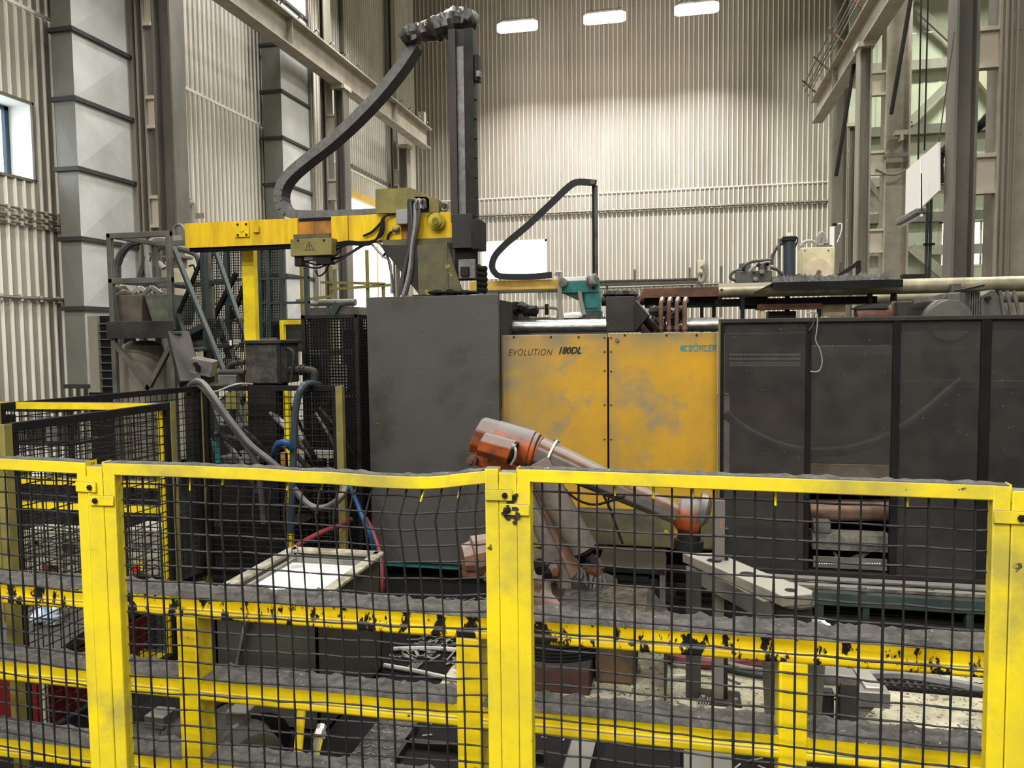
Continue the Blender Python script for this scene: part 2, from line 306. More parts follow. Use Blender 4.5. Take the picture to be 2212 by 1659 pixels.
# window_1: deep white reveal, dark frame, pane
w = struct('window_1'); D = .42
g = G(); g.box(XL - D, XL, w1b, w1b + .04, w1z0 - .04, w1z1 + .04); g.box(XL - D, XL, w1a, w1b, w1z1, w1z1 + .04); g.box(XL - D, XL, w1a, w1b, w1z0 - .04, w1z0); g.box(XL - D, XL, w1a - .04, w1a, w1z0 - .04, w1z1 + .04)
mk('reveal', g, MT['white'], w)
g = G(); xf = XL - D + .03
for (a, b, c, d_) in ((w1b - .07, w1b, w1z0, w1z1), (w1a, w1b, w1z0, w1z0 + .06), (w1a, w1b, w1z1 - .06, w1z1), (w1b - .95, w1b - .89, w1z0, w1z1)): g.box(xf - .04, xf + .02, a, b, c, d_)
mk('window_frame', g, mat('blue_black_frame', '#2f4452', .5), w); mk('pane', G().box(xf - .02, xf - .012, w1a, w1b, w1z0, w1z1), MT['glass'], w)
g = G(); g.box(XL, XL + .035, w1b, w1b + .03, w1z0 - .03, w1z1 + .03); g.box(XL, XL + .035, w1a, w1b + .03, w1z0 - .04, w1z0); g.box(XL, XL + .035, w1a, w1b + .03, w1z1, w1z1 + .04); mk('edge_trim', g, MT['dsteel'], w)
def back_window(n, a, b, fm, mull):
    w = struct('window_%d' % n); g = G(); t = .07
    g.box(a.x, a.x + t, YB - .02, YB + .08, b.z, a.z); g.box(b.x - t, b.x, YB - .02, YB + .08, b.z, a.z); g.box(a.x, b.x, YB - .02, YB + .08, a.z - t, a.z); g.box(a.x, b.x, YB - .02, YB + .08, b.z, b.z + t)
    for k in range(1, mull): xx = a.x + (b.x - a.x) * k / mull; g.box(xx - .03, xx + .03, YB, YB + .06, b.z, a.z)
    mk('window_frame', g, fm, w); mk('pane', G().box(a.x, b.x, YB + .04, YB + .05, b.z, a.z), MT['glass'], w)
back_window(2, q0, q1, MT['white'], 1); back_window(3, r0_, r1_, MT['cream'], 4)
# door_1: translucent sheeted doorway
w = struct('door_1'); n = 5; hz = d1z / n
for i in range(n): mk('door_panel', G().box(XL - .05, XL - .045, d1a + .03, d1b - .03, i * hz + .01, (i + 1) * hz - .01), MT['sheet'], w)
g = G(); g.box(XL - .1, XL + .06, d1a - .1, d1a, 0, d1z); g.box(XL - .1, XL + .06, d1b, d1b + .1, 0, d1z); g.box(XL - .1, XL + .08, d1a - .1, d1b + .1, d1z, d1z + .18); g.box(XL - .06, XL - .03, (d1a + d1b) / 2 - .03, (d1a + d1b) / 2 + .03, 0, d1z)
mk('door_frame', g, MT['ypale'], w)
for yy in (.25, .75):
    for zz in (1.2, 2.0, 2.8, 3.5):
        y_ = d1a + (d1b - d1a) * yy; mk('bolt', G().cyl((XL - .05, y_, zz), (XL - .01, y_, zz), .05, n=8), MT['dsteel'], w)
# conduits clipped to the walls
def conduit(a, b, r, label, clips=10, cat='conduit', off=(.05, 0)):
    t = thing('wall_conduit', label, cat); mk('pipe', G().cyl(a, b, r * .8, n=8), MT['pipe'], t); a = Vector(a); b = Vector(b)
    me = mesh_of('clip', G().box(-.022, .022, -.022, .022, -r * 1.3, r * 1.3), MT['batten'])
    for k in range(clips):
        c = mk('clip', me, None, t); c.location = a.lerp(b, (k + .5) / clips)
    return t
for i, (ya, yb, nm) in enumerate(((440, 469, 'top'), (456, 484, 'middle'), (472, 498, 'bottom'))):
    a = PX(0, ya, XL + .06); b = PX(137, yb, XL + .06); conduit(a - Vector((0, 1.5, 0)), b, .022, 'grey conduit on left wall beside near duct, %s of the three pipes' % nm, 12)
a = PX(0, 640, XL + .06); b = PX(146, 649, XL + .06); conduit(a - Vector((0, 1.5, 0)), b, .035, 'single brown pipe low on the left wall left of the duct', 8)
conduit(PY(1030, 467, YB - .07), PY(1790, 434, YB - .07), .05, 'long horizontal conduit with clips across the back wall under the seam', 40)
conduit(PY(1160, 627, YB - .07), PY(1570, 612, YB - .07), .05, 'low horizontal conduit with clips behind the far machine on back wall', 22)
conduit(PX(758, 357, XL + .07), PX(850, 405, XL + .07), .05, 'clipped conduit sloping away above the bright doorway', 14)
# ------------------------------------------------------------ ducts
def duct(x0, x1, y0, y1, zs, label):
    t = thing('air_duct', label, 'duct'); zs = sorted(zs)
    for k in range(len(zs) - 1):
        za, zb = zs[k] + .03, zs[k + 1] - .03; zm = (za + zb) / 2; ym = (y0 + y1) / 2; xm = (x0 + x1) / 2; e = .03; g = G()
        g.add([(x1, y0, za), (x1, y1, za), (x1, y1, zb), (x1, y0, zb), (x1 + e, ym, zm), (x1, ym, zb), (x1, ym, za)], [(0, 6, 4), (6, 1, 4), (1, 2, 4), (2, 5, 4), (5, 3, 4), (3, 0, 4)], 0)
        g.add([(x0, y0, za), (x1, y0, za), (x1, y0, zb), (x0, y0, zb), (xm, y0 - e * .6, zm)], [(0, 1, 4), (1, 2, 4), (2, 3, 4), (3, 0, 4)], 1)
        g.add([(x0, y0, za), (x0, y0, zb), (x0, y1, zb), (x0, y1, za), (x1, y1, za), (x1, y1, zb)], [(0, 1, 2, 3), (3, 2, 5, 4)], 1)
        mk('duct_section', g, [MT['duct'], MT['duct_shaded']], t, ang=0)
    for z in zs: mk('flange', G().box(x0 - .04, x1 + .05, y0 - .05, y1 + .04, z - .03, z + .03), MT['flange'], t)
    mk('corner_angle', G().box(x1 - .02, x1 + .07, y1, y1 + .05, zs[0], zs[-1]).box(x1 + .03, x1 + .08, y1 + .07, y1 + .12, zs[0], zs[-1]), MT['steel'], t); return t
DX = -8.5
y0_, y1_ = PX(170, 400, DX).y, PX(290, 400, DX).y
zz = [PX(165 + (y - 68) * .032, y, DX).z for y in (68, 216, 366, 516, 666)]; st = (zz[0] - zz[4]) / 4
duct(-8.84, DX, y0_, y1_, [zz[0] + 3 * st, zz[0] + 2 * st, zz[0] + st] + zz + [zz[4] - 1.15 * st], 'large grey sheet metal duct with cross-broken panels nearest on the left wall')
y0_, y1_ = PX(610, 300, DX).y, PX(668, 300, DX).y
zz = [PX(608, y, DX).z for y in (197, 296, 395)]; st = (zz[0] - zz[2]) / 2
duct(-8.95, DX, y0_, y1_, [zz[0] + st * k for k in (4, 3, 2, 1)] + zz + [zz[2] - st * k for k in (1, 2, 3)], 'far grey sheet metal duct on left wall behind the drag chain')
# ------------------------------------------------------------ runway girders and columns
GZ0 = PY(930, 322, 24.0).z; GZ1 = GZ0 + .62
def girder(x, ya, yb, side, label):
    t = thing('crane_girder', label, 'girder')
    mk('web', G().box(x - .015, x + .015, ya, yb, GZ0 + .03, GZ1 - .03), MT['girder'], t)
    mk('bottom_flange', G().box(x - .15, x + .15, ya, yb, GZ0, GZ0 + .035), MT['girder'], t)
    mk('top_flange', G().box(x - .2, x + .2, ya, yb, GZ1 - .04, GZ1), MT['girder'], t)
    mk('crane_rail', G().box(x - .04, x + .04, ya, yb, GZ1, GZ1 + .1), MT['rail'], t)
    mk('end_stop', G().box(x - .12, x + .12, yb - .55, yb - .35, GZ1, GZ1 + .42), MT['batten'], t)
    k = 24; me = mesh_of('rail_clip', G().tube([(0, 0, 0), (.02, 0, .12), (.09, 0, .15), (.12, 0, .08)], .016, 5, 3), MT['zinc'])
    for i in range(k):
        c = mk('rail_clip', me, None, t); c.location = (x + .06 * side, ya + (yb - ya) * (i + .5) / k, GZ1)
    for i in range(3):
        yy = ya + (yb - ya) * (i + .5) / 3; mk('stiffener', G().box(x - .14, x + .14, yy - .01, yy + .01, GZ0 + .035, GZ1 - .04), MT['girder'], t)
    return t
girder(-8.0, 6.0, 24.0, 1, 'pale crane runway girder with rail clips running along left wall')
tr = girder(3.83, 6.0, 24.0, -1, 'crane runway girder sloping in from the top right corner')
for k, (dx, dz) in enumerate(((-.32, .05), (-.40, .18), (-.45, .34), (-.27, .3))):
    mk('conductor_bar', G().bar((3.83 + dx, 6, GZ1 + dz), (3.83 + dx, 23.6, GZ1 + dz), .025), MT['dsteel'] if k else MT['rail'], tr)
for i in range(9): mk('bar_bracket', G().bar((3.66, 8 + i * 1.9, GZ1 + .02), (3.3, 8 + i * 1.9, GZ1 + .38), .04), MT['rust'], tr)
def hcol(g, x0, x1, y0, y1, z1):
    t = .03; g.box(x0, x0 + t, y0, y1, 0, z1); g.box(x1 - t, x1, y0, y1, 0, z1); ym = (y0 + y1) / 2; g.box(x0 + t, x1 - t, ym - .01, ym + .01, 0, z1); return g
def column_pair(y, cx0, cx1, bx0, bx1, zb, label, m1='dsteel', m2='steel', bracket=False):
    t = thing('steel_column', label, 'column')
    mk('crane_column', hcol(G(), cx0, cx1, y, y + .34, GZ0 - .1), MT[m1], t)
    mk('cap_plate', G().box(cx0 - .05, cx1 + .05, y - .04, y + .38, GZ0 - .1, GZ0), MT['batten'], t)
    mk('wall_column', hcol(G(), bx0, bx1, y - .02, y + .36, ZC), MT[m2], t)
    a, b = (bx1, cx0) if bx0 < cx0 else (cx1, bx0)
    for z in zb: g = G().box(a, b, y + .02, y + .06, z - .2, z + .2); g.box(a, b, y - .03, y + .1, z + .2, z + .25); g.box(a, b, y - .03, y + .1, z - .25, z - .2); mk('batten_plate', g, MT['batten'], t)
    return t
YN, YM_ = 10.8, 17.4
def zat(px, py, y): return PY(px, py, y).z
xa, xb = PY(334, 250, YN).x, PY(374, 250, YN).x
column_pair(YN, xa, xb, PY(300, 250, YN).x, PY(318, 250, YN).x, [zat(322, y, YN) for y in (-190, 20, 243, 458, 670)], 'near left steel column pair between the two ducts')
xa, xb = PY(726, 400, YM_).x, PY(746, 400, YM_).x
column_pair(YM_, xa, xb, PY(697, 400, YM_).x, PY(709, 400, YM_).x, [zat(715, y, YM_) for y in (270, 410, 560)], 'far left steel column pair under the girder behind the drag chain')
column_pair(23.2, PY(862, 400, 23.2).x, PY(880, 400, 23.2).x, PY(845, 400, 23.2).x, PY(852, 400, 23.2).x, [7, 4.5], 'slim column in far left corner of the hall', 'steel')
t1 = column_pair(17.6, PY(1854, 300, 17.6).x, PY(1882, 300, 17.6).x, PY(1911, 300, 17.6).x, PY(1966, 300, 17.6).x, [zat(1894, y, 17.6) for y in (180, 352, 520)], 'middle right steel column pair carrying the end of runway girder', 'steel', 'girder')
t2 = column_pair(YN, PY(2061, 300, YN).x, PY(2111, 300, YN).x, PY(2152, 300, YN).x, PY(2240, 300, YN).x, [zat(2130, y, YN) for y in (-90, 103, 375)], 'nearest right steel column pair with conduits down its web', 'dsteel', 'girder')
t3 = column_pair(24.2, PY(1833, 300, 24.2).x, PY(1850, 300, 24.2).x, PY(1796, 300, 24.2).x, PY(1832, 300, 24.2).x, [5, 7], 'far right column standing close to the back wall', 'steel')
for px in (2168, 2178, 2190):
    p = PY(px, 380, YN - .12); mk('pipe', G().cyl((p.x, YN - .1, 2.2), (p.x, YN - .1, 9), .018, n=6), MT['pipe'], t2)
mk('stub_bracket', G().box(4.3, 4.55, 17.45, 17.6, zat(1937, 295, 17.6), zat(1937, 285, 17.6)).box(4.4, 4.45, 17.4, 17.6, zat(1937, 308, 17.6), zat(1937, 295, 17.6)), MT['girder'], t1)
mk('splice_plate', G().box(PY(1911, 330, 17.5).x, PY(1962, 330, 17.5).x, 17.52, 17.58, zat(1937, 338, 17.5), zat(1937, 330, 17.5)), MT['dsteel'], t1)
# wall girts and braces behind the right columns
for i, (ya, nm) in enumerate(((138, 'highest'), (278, 'second'), (388, 'third'), (468, 'fourth'), (540, 'lowest'))):
    z = PY(2000, ya, 25.6).z; one('wall_girt', G().box(PY(1836, 400, 25.6).x, 11.5, 25.6, 25.9, z - .14, z + .14), MT['dsteel'] if i in (1, 3) else MT['steel'], 'horizontal steel girt behind the right columns, %s of five' % nm, 'girt', 'girts behind the right columns')
def brace(a, b, label, w=.2, m='steel'): return one('diagonal_brace', G().bar(a, b, w, w * .6, up=Vector((0, 1, 0))), MT[m], label, 'brace', bev=0)
Yb = 25.56
brace(PY(1966, 262, Yb), PY(2060, 170, Yb), 'pale diagonal brace rising right under the highest girt')
brace(PY(1974, 10, Yb), PY(2060, 90, Yb), 'pale diagonal brace falling right at top of the aisle')
brace(PY(1968, 535, Yb), PY(2070, 620, Yb), 'light diagonal brace falling right low beside the columns', .28)
brace(PY(1856, 590, Yb), PY(1906, 480, Yb), 'short diagonal brace between middle columns', .16)
brace(PY(1872, 385, Yb), PY(1912, 445, Yb), 'short dark diagonal knee brace beside middle column', .14, 'dsteel')
brace(PY(2095, 133, Yb), PY(2170, 231, Yb), 'white diagonal brace seen between the nearest column pair', .3, 'batten')
one('hanging_rod', G().cyl(PY(1977, -60, 12.5) + (PY(1977, -60, 12.5) - PY(1925, 246, 12.5)) * 2.8, PY(1925, 246, 12.5), .035, .03), MT['black'], 'thick black suspended rod crossing the middle right column', 'rod')
one('hanging_rod', G().cyl(Vector((3.8, 19.0, GZ0 + .01)), PY(1806, 380, 19.0), .045), MT['black'], 'black slanting rod hanging under the right runway girder', 'rod')
for px, y0, y1, nm in ((1984, -20, 470, 'long dark hanging rope left of the white board'), (2000, 120, 325, 'short dark hanging cord above the white board')):
    a = PY(px, y0, 12.2); a.z = ZC; b = PY(px - 3, y1, 12.2); one('hanging_rope', G().tube([a, a.lerp(b, .5) + Vector((.01, 0, 0)), b], .012, 5, 3), MT['black'], nm, 'rope')
one('slack_cable', G().tube([PY(1892, 365, 17.57), PY(1915, 376, 17.57), PY(1940, 376, 17.57), PY(1962, 364, 17.57)], .025, 6), MT['dsteel'], 'slack cable looped between the columns at right', 'cable')
t = thing('hanging_board', 'plain white rectangular board hung beside the nearest right column', 'board'); XBd = 3.25
a, b, c, d_ = PX(1957, 368, XBd), PX(2028, 306, XBd), PX(2028, 412, XBd), PX(1955, 482, XBd)
mk('panel', G().hexa([d_, c, d_ + Vector((.02, 0, 0)), c + Vector((.02, 0, 0)), a, b, a + Vector((.02, 0, 0)), b + Vector((.02, 0, 0))]), MT['banner'], t)
mk('seam_strip', G().bar((a + b) / 2 - Vector((.01, 0, 0)), (c + d_) / 2 - Vector((.01, 0, 0)), .012), MT['rib'], t)
mk('hanging_wire', G().cyl(b, b + Vector((.0, -.5, 1.2)), .008, n=5), MT['dsteel'], t)
t = thing('tube_light', 'unlit fluorescent tube fixture hanging under the white board', 'light')
a, b = PX(1944, 481, XBd - .1), PX(1991, 455, XBd - .1)
mk('housing', G().bar(a, b, .14, .09), MT['zinc'], t, bev=.02); mk('tube', G().cyl(a + Vector((0, 0, -.06)), b + Vector((0, 0, -.06)), .02, n=8), MT['white'], t); mk('pull_cord', G().cyl(b, b + Vector((0, .05, .5)), .008, n=5), MT['black'], t)
one('hanging_hose', G().tube([PY(2172, 226, 11.16), PY(2150, 240, 11.6), PY(2120, 268, 12.4), PY(2075, 300, 12.4), PY(2035, 330, 12.4), PY(2028, 350, 12.4), PY(2030, 395, 12.4)], .07, 8, 5, .15), MT['black'], 'thick black bundled hose drooping behind nearest right column', 'hose')
t = thing('standpipe', 'pair of thin dark vertical pipes right of the white board', 'pipe'); 
for px in (2004, 2012): a = PY(px, 412, 12.5); mk('pipe', G().cyl((a.x, 12.5, 0), (a.x, 12.5, a.z), .022, n=7), MT['dgreen'], t)
mk('clamp', G().pbox(1997, 525, 2020, 529, 12.45, .08), MT['black'], t)
# ------------------------------------------------------------ high-bay lamps
for i, x in enumerate(LAMP_X):
    t = thing('high_bay_lamp', ('lit high bay lamp before the back wall, %s of the three in the row') % ('leftmost', 'middle', 'rightmost')[i], 'lamp', 'high bay lamps before the back wall')
    g = G(); n = 24; L2, r = .62, .17; out = []
    for k in range(n):
        an = 2 * pi * k / n; out.append((x + cos(an) * r + (L2 - r) * (1 if cos(an) > 0 else -1), LAMP_Y + sin(an) * r))
    mk('diffuser', G().prism(out, 'z', LAMP_Z - .07, LAMP_Z + .12), MT['lamp'], t); mk('housing', G().box(x - .5, x + .5, LAMP_Y - .12, LAMP_Y + .12, LAMP_Z + .13, LAMP_Z + .24), MT['zinc'], t, bev=.02)
    for s in (-.4, .4): mk('suspension_rod', G().cyl((x + s, LAMP_Y, LAMP_Z + .24), (x + s, LAMP_Y, ZC), .012, n=5), MT['dsteel'], t)
# ============================================================ yellow mesh fence in the foreground
FH = 1.63
def lerp_tab(tab, s):
    for (a, va), (b, vb) in zip(tab, tab[1:]):
        if a <= s <= b: t = (s - a) / (b - a); t = t * t * (3 - 2 * t); return va + (vb - va) * t
    return tab[-1][1]
SAG = [(0, 0), (.18, .003), (.38, .008), (.55, .016), (.74, .026), (.8, .0275), (.86, .022), (.92, .012), (.97, .003), (1, 0)]
def fence_panel(a, b, label, sag=None, wob=.003, u_lo=None, u_hi=None):
    a = Vector((a.x, a.y, 0)); b = Vector((b.x, b.y, 0)); L = (b - a).length; d = (b - a) / L; n = Vector((d.y, -d.x, 0))   # n points to the camera
    t = thing('yellow_fence', label, 'fence', 'yellow mesh fence panels'); e = .0275; W = .038
    sg = (lambda u: lerp_tab(sag, min(max(u / L, 0), 1))) if sag else (lambda u: 0.0)
    def P(u, w, z): return a + d * u + n * w + Zv * z
    def strip(us, z1, h, w0, w1, sgk=1):
        g = G(); k = len(us); vs = []
        for u in us: zz = z1 - sg(u) * sgk; vs += [P(u, w0, zz), P(u, w1, zz), P(u, w1, zz - h), P(u, w0, zz - h)]
        fs = [(4 * i + j, 4 * i + (j + 1) % 4, 4 * i + 4 + (j + 1) % 4, 4 * i + 4 + j) for i in range(k - 1) for j in range(4)]
        return g.add(vs, fs + [(0, 1, 2, 3), (4 * k - 1, 4 * k - 2, 4 * k - 3, 4 * k - 4)])
    us = [e + (L - 2 * e) * i / 24 for i in range(25)]
    mk('top_rail', strip(us, FH, W, .019, -.019), MT['yframe'], t, bev=.003)
    g = G(); uu = [e + .004 + (L - 2 * e - .008) * i / 60 for i in range(61)]; vs = []
    for i, u in enumerate(uu):
        for w in (.017, .006, -.006, -.017):
            z = FH - sg(u) + .0006 + (max(0, .004 + .007 * noise.noise(Vector((u * 40, w * 90, L)))) if abs(w) < .01 and 0 < i < 60 else 0); vs.append(P(u, w, z))
    g.add(vs, [(4 * i + j, 4 * i + 4 + j, 4 * i + 5 + j, 4 * i + 1 + j) for i in range(60) for j in range(3)]); mk('dust_layer', g, MT['dust'], t, kind='stuff')
    mk('bottom_rail', strip([e, L - e], .14, W, .019, -.019), MT['yframe'], t, bev=.003)
    for u0, u1 in ((e, e + W), (L - e - W, L - e)):
        g = G().hexa([P(u, w, z) for z in (.1, FH - .001) for w in (.0195, -.019) for u in (u0, u1)]); mk('stile', g, MT['yframe'], t, bev=.003)
    # wires
    f = lambda u, z: (lerp_tab(SAG, u / L) / .0275 if sag else 0) * max(0, min(1, (FH - W - z) / .1)) * math.exp(-max(0, FH - .12 - z) / .22)
    def W_(u, z, o): bz = f(u, z); return P(u - .028 * bz * (1 if u / L < .93 else .4), -.012 + o + .03 * bz + wob * .5 * noise.noise(Vector((u * 6, z * 6, 2))), z - sg(u) * math.exp(-(FH - z) / .35) + wob * noise.noise(Vector((u * 9, z * 7, 5))))
    m = int((L - 2 * e - 2 * W) / .052); off = (L - m * .052) / 2; lo, hi = u_lo or 0, u_hi or L
    for i in range(m + 1):
        u = off + i * .052
        if not lo <= u <= hi: continue
        g = G(); zs = [FH - W + .01 - k * (FH - W - .13) / 26 for k in range(27)] ; uj = random.uniform(-.004, .004)
        g.tube([W_(u + uj, z, 0.0027) for z in zs], .0031, 6, 1, .3); mk('wire', g, MT['wire'], t)
    for i in range(2, m, 2):
        u = off + i * .052
        if lo <= u <= hi and random.random() < .7: mk('paint_tip', G().tube([W_(u, FH - W - q, .0027) for q in (-.002, .012, random.uniform(.02, .045))], .0037, 6, 1, .2), MT['yframe'], t)
    k = int((FH - W - .13) / .0505)
    for j in range(k):
        z = FH - W - .03 - j * .0505; g = G(); g.tube([W_(lo + max(e + .02, 0) + (hi - lo - 2 * e - .04) * q / 30, z + .003 * noise.noise(Vector((q * .5, z * 9, L))), -.0027) for q in range(31)], .0028, 6, 1, .3); mk('wire', g, MT['wire'], t)
    # clips that hold the frame to the posts
    for u0, u1, z in ((-.015, e + W - .001, FH - .115), (L - e - W + .001, L + .012, FH - .075)):
        c = mk('clip', G().hexa([P(u, w, zz) for zz in (z - .016, z + .016) for w in (.027, .0215) for u in (u0, u1)]), MT['yframe'], t, bev=.002)
        if sag is None and u0 < 0: mk('grime_smear', blot(P, u0 + .03, z), MT['grime'], t, kind='stuff')
        ub = u0 + .02 if u0 < L / 2 else u1 - .02; mk('bolt', G().cyl(P(ub, .026, z), P(ub, .033, z), .0085, n=6).cyl(P(ub, .033, z), P(ub, .035, z), .0045, n=8), MT['iron'], c)
    return t
def blot(P, u, z):
    g = G(); rr = random.Random(6)
    for k in range(16):
        a, r = rr.uniform(0, 6.3), rr.uniform(.012, .04); c = (u + cos(a) * r * .8, z + sin(a) * r * 1.1); s = rr.uniform(.004, .011)
        if abs(c[0] - u) > .038: continue
        g.add([P(c[0] + s * cos(q) * rr.uniform(.6, 1.3), .0285 if abs(c[1] - z) < .017 else .0222, c[1] + s * sin(q) * rr.uniform(.6, 1.3)) for q in [2 * pi * j / 7 for j in range(7)]], [tuple(range(7))])
    return g
pA, pB, pC = PZ(212, 997, FH), PZ(1099, 1009, FH), PZ(2207, 1047, FH)
dAB = (pB - pA).normalized(); p0 = pA + Vector((-1.3, -.1, 0)).normalized() * 1.3; p0 = PZ(-420, 968, FH); pD = pC + (pC - pB)
fence_panel(p0, pA, 'yellow mesh fence panel at far left, cut by the frame edge', u_lo=.0)
fence_panel(pA, pB, 'yellow mesh fence panel with sagging bent top rail left of the centre post', SAG, .004)
fence_panel(pB, pC, 'straight yellow mesh fence panel right of the centre post')
def fence_post(p, d, label):
    d = Vector((d.x, d.y, 0)).normalized(); n = Vector((d.y, -d.x, 0)); c = Vector((p.x, p.y, 0)); t = thing('fence_post', label, 'post', 'yellow fence posts')
    mk('tube', G().obox(c + Zv * (FH / 2 - .005), d * .0255, n * .0205, Zv * (FH / 2 - .006)), MT['yframe'], t, bev=.003)
    mk('base_plate', G().obox(c + Zv * .006, d * .07, n * .07, Zv * .006), MT['yframe'], t); return t
fence_post(pA, pB - pA, 'square yellow fence post left of the sagging panel'); fence_post(pB, pC - pA, 'square yellow fence post at the picture centre'); fence_post(pC, pC - pB, 'square yellow fence post at the right frame edge')
# ============================================================ yellow guard barrier just behind the fence
BY = sum(PZ(x, y, 1.07).y for x, y in ((60, 1266), (700, 1312), (1400, 1362), (2100, 1402))) / 4
t = thing('guard_barrier', 'heavy yellow three-rail guard barrier covered in swarf behind the mesh fence', 'barrier')
bx0, bx1 = -3.1, 2.6
posts = [PY(x, 1450, BY).x for x in (408, 1012, 1714)]; posts = [posts[0] - (posts[1] - posts[0]), *posts, posts[2] * 2 - posts[1]]
def rail_prof(y, z): return [(y, z), (y + .13, z), (y + .13, z - .078), (y + .004, z - .078), (y - .004, z - .07), (y - .004, z - .05), (y + .004, z - .044), (y + .004, z - .012)]
for i, z in enumerate((1.07, .765, .455)):
    mk('rail', G().prism(rail_prof(BY, z), 'x', bx0, bx1), MT['ychip'] if i == 0 else MT['yellow'], t, bev=.004)
    segs = [(bx0, bx1)] if i == 0 else [(p + .05, q - .05) for p, q in zip([bx0] + posts, posts + [bx1]) if q - p > .2]
    for s0, s1 in segs:
        L = s1 - s0; mk('dust_layer', G().mound((s0, BY + .064, z + .0005), (s1, BY + .064, z + .0005), .132, .011 if i else .014, max(4, int(L * 64)), 9, .017, i * 7 + s0), MT['dust'], t, kind='stuff')
for p in posts: mk('post', G().box(p - .042, p + .042, BY - .006, BY + .1, .012, 1.0), MT['yellow'], t, bev=.008); mk('base_plate', G().box(p - .1, p + .1, BY - .06, BY + .16, 0, .012), MT['yellow'], t)
# ============================================================ darker mesh fences on the left
def side_fence(a, b, label, frame, post, wire=None, h=FH, sp=.05, mids=(), r=.0034, seg=4, pw=.045, endposts=(1, 1), stile=True):
    a = Vector((a[0], a[1], 0)); b = Vector((b[0], b[1], 0)); L = (b - a).length; d = (b - a) / L; n = Vector((d.y, -d.x, 0)); t = thing('mesh_fence', label, 'fence')
    def P(u, w, z): return a + d * u + n * w + Zv * z
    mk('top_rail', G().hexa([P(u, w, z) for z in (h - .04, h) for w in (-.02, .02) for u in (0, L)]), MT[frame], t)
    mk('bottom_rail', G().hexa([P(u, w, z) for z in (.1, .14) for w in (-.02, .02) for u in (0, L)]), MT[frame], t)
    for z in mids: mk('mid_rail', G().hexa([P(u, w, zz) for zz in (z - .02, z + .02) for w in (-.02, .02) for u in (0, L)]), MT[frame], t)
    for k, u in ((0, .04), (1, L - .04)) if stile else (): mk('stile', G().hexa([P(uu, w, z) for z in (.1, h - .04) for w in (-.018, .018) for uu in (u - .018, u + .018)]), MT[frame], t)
    for k, u in ((0, 0), (1, L)):
        if endposts[k]: mk('post', G().obox(P(u, 0, h / 2), d * pw / 2, n * pw / 2, Zv * h / 2), MT[post], t, bev=.003)
    g = G(); m = int(L / sp)
    for i in range(1, m): u = L * i / m + random.uniform(-.004, .004); g.tube([P(u + .003 * noise.noise(Vector((u * 9, z, 1))), .003, z) for z in (.14, h * .4, h * .7, h - .04)], r, seg, 1)
    for j in range(1, int((h - .18) / sp) + 1): z = .14 + j * sp; g.tube([P(L * q / 5, -.003, z + .004 * noise.noise(Vector((q, z * 7, L)))) for q in range(6)], r, seg, 1)
    mk('mesh', g, MT[wire or 'dwire'], t, kind='stuff'); return t
c1, c2 = PZ(8, 916, FH), PZ(366, 869, FH); c3 = PZ(-60, 872, FH); c4 = PZ(434, 833, FH); c5 = PZ(734, 833, FH)
side_fence(c1, c2, 'near black mesh fence running back from the left frame edge', 'black', 'yolive')  # black frame colour stands in for the shade on the inner sides
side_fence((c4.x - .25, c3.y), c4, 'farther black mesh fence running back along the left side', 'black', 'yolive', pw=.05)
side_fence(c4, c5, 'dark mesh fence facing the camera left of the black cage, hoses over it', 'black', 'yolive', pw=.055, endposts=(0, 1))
xe = PY(347, 900, 3.93).x
side_fence((-4.9, 3.93), (xe, 3.93), 'yellow-railed mesh fence crossing between the two black fences at left', 'yellow', 'yellow', mids=(1.0, 1.15), pw=.026, stile=False)
# ============================================================ die casting machine
YM = 6.0
def text_mesh(name, s, p, size, m, parent, shear=0.0, bold=0.0, space=1.0, wid=None):
    cu = bpy.data.curves.new(name, 'FONT'); cu.body = s; cu.size = size; cu.shear = shear; cu.offset = bold; cu.space_character = space; cu.extrude = .001; cu.resolution_u = 3
    tmp = bpy.data.objects.new(name + '_tmp', cu); COL.objects.link(tmp); dg = bpy.context.evaluated_depsgraph_get(); me = bpy.data.meshes.new_from_object(tmp.evaluated_get(dg))
    bpy.data.objects.remove(tmp); bpy.data.curves.remove(cu)
    if wid:
        w0 = max(v.co.x for v in me.vertices); me.transform(Matrix.Diagonal((wid / w0, 1, 1, 1)))
    me.transform(Matrix.Translation(p) @ Matrix.Rotation(pi / 2, 4, 'X')); me.materials.clear(); me.materials.append(m); me.name = name
    o = bpy.data.objects.new(name, me); COL.objects.link(o); o.parent = parent; return o
M1 = thing('die_casting_machine', 'big casting machine with dark plate cover and two yellow doors', 'machine')
g = G().pbox(798, 639, 1079, 1218, 5.86, .06); cover = mk('front_cover', g, MT['plate'], M1, bev=.004, label='dark grey sheet cover')
for px, py in ((968, 690), (1033, 690), (913, 714), (815, 800), (912, 805), (1044, 762), (815, 915), (818, 1120), (1060, 870), (965, 1110), (1008, 1100)):
    p = PY(px, py, 5.86); mk('bolt', G().cyl(p, p - Vector((0, .006, 0)), .006, n=6), MT['zinc'], cover)
g = G().pbox(806, 650, 1079, 1210, 5.93, 1.3); mk('cover_side', g, MT['grime'], M1)
x0, x1 = PY(1062, 700, 5.95).x, PY(1079, 700, 5.95).x; zt = PY(1070, 636, 5.9).z
mk('cover_edge', G().prism([(x0, zt - .9), (x1, zt - .9), (x1, zt - .07), (x1 - .05, zt), (x0, zt)], 'y', 5.921, 6.0), MT['black'], M1)
g = G(); p = PY(1105, 672, 6.5)
for i in range(9): q = PY(1085 + i * 8, 668 + 4 * sin(i), 6.6); g.blob(q, .06, .12, .05, 8, 5, .5, i)
mk('rubber_cover', g, MT['black'], M1, label='lumpy soot-black cover above the tie bar')
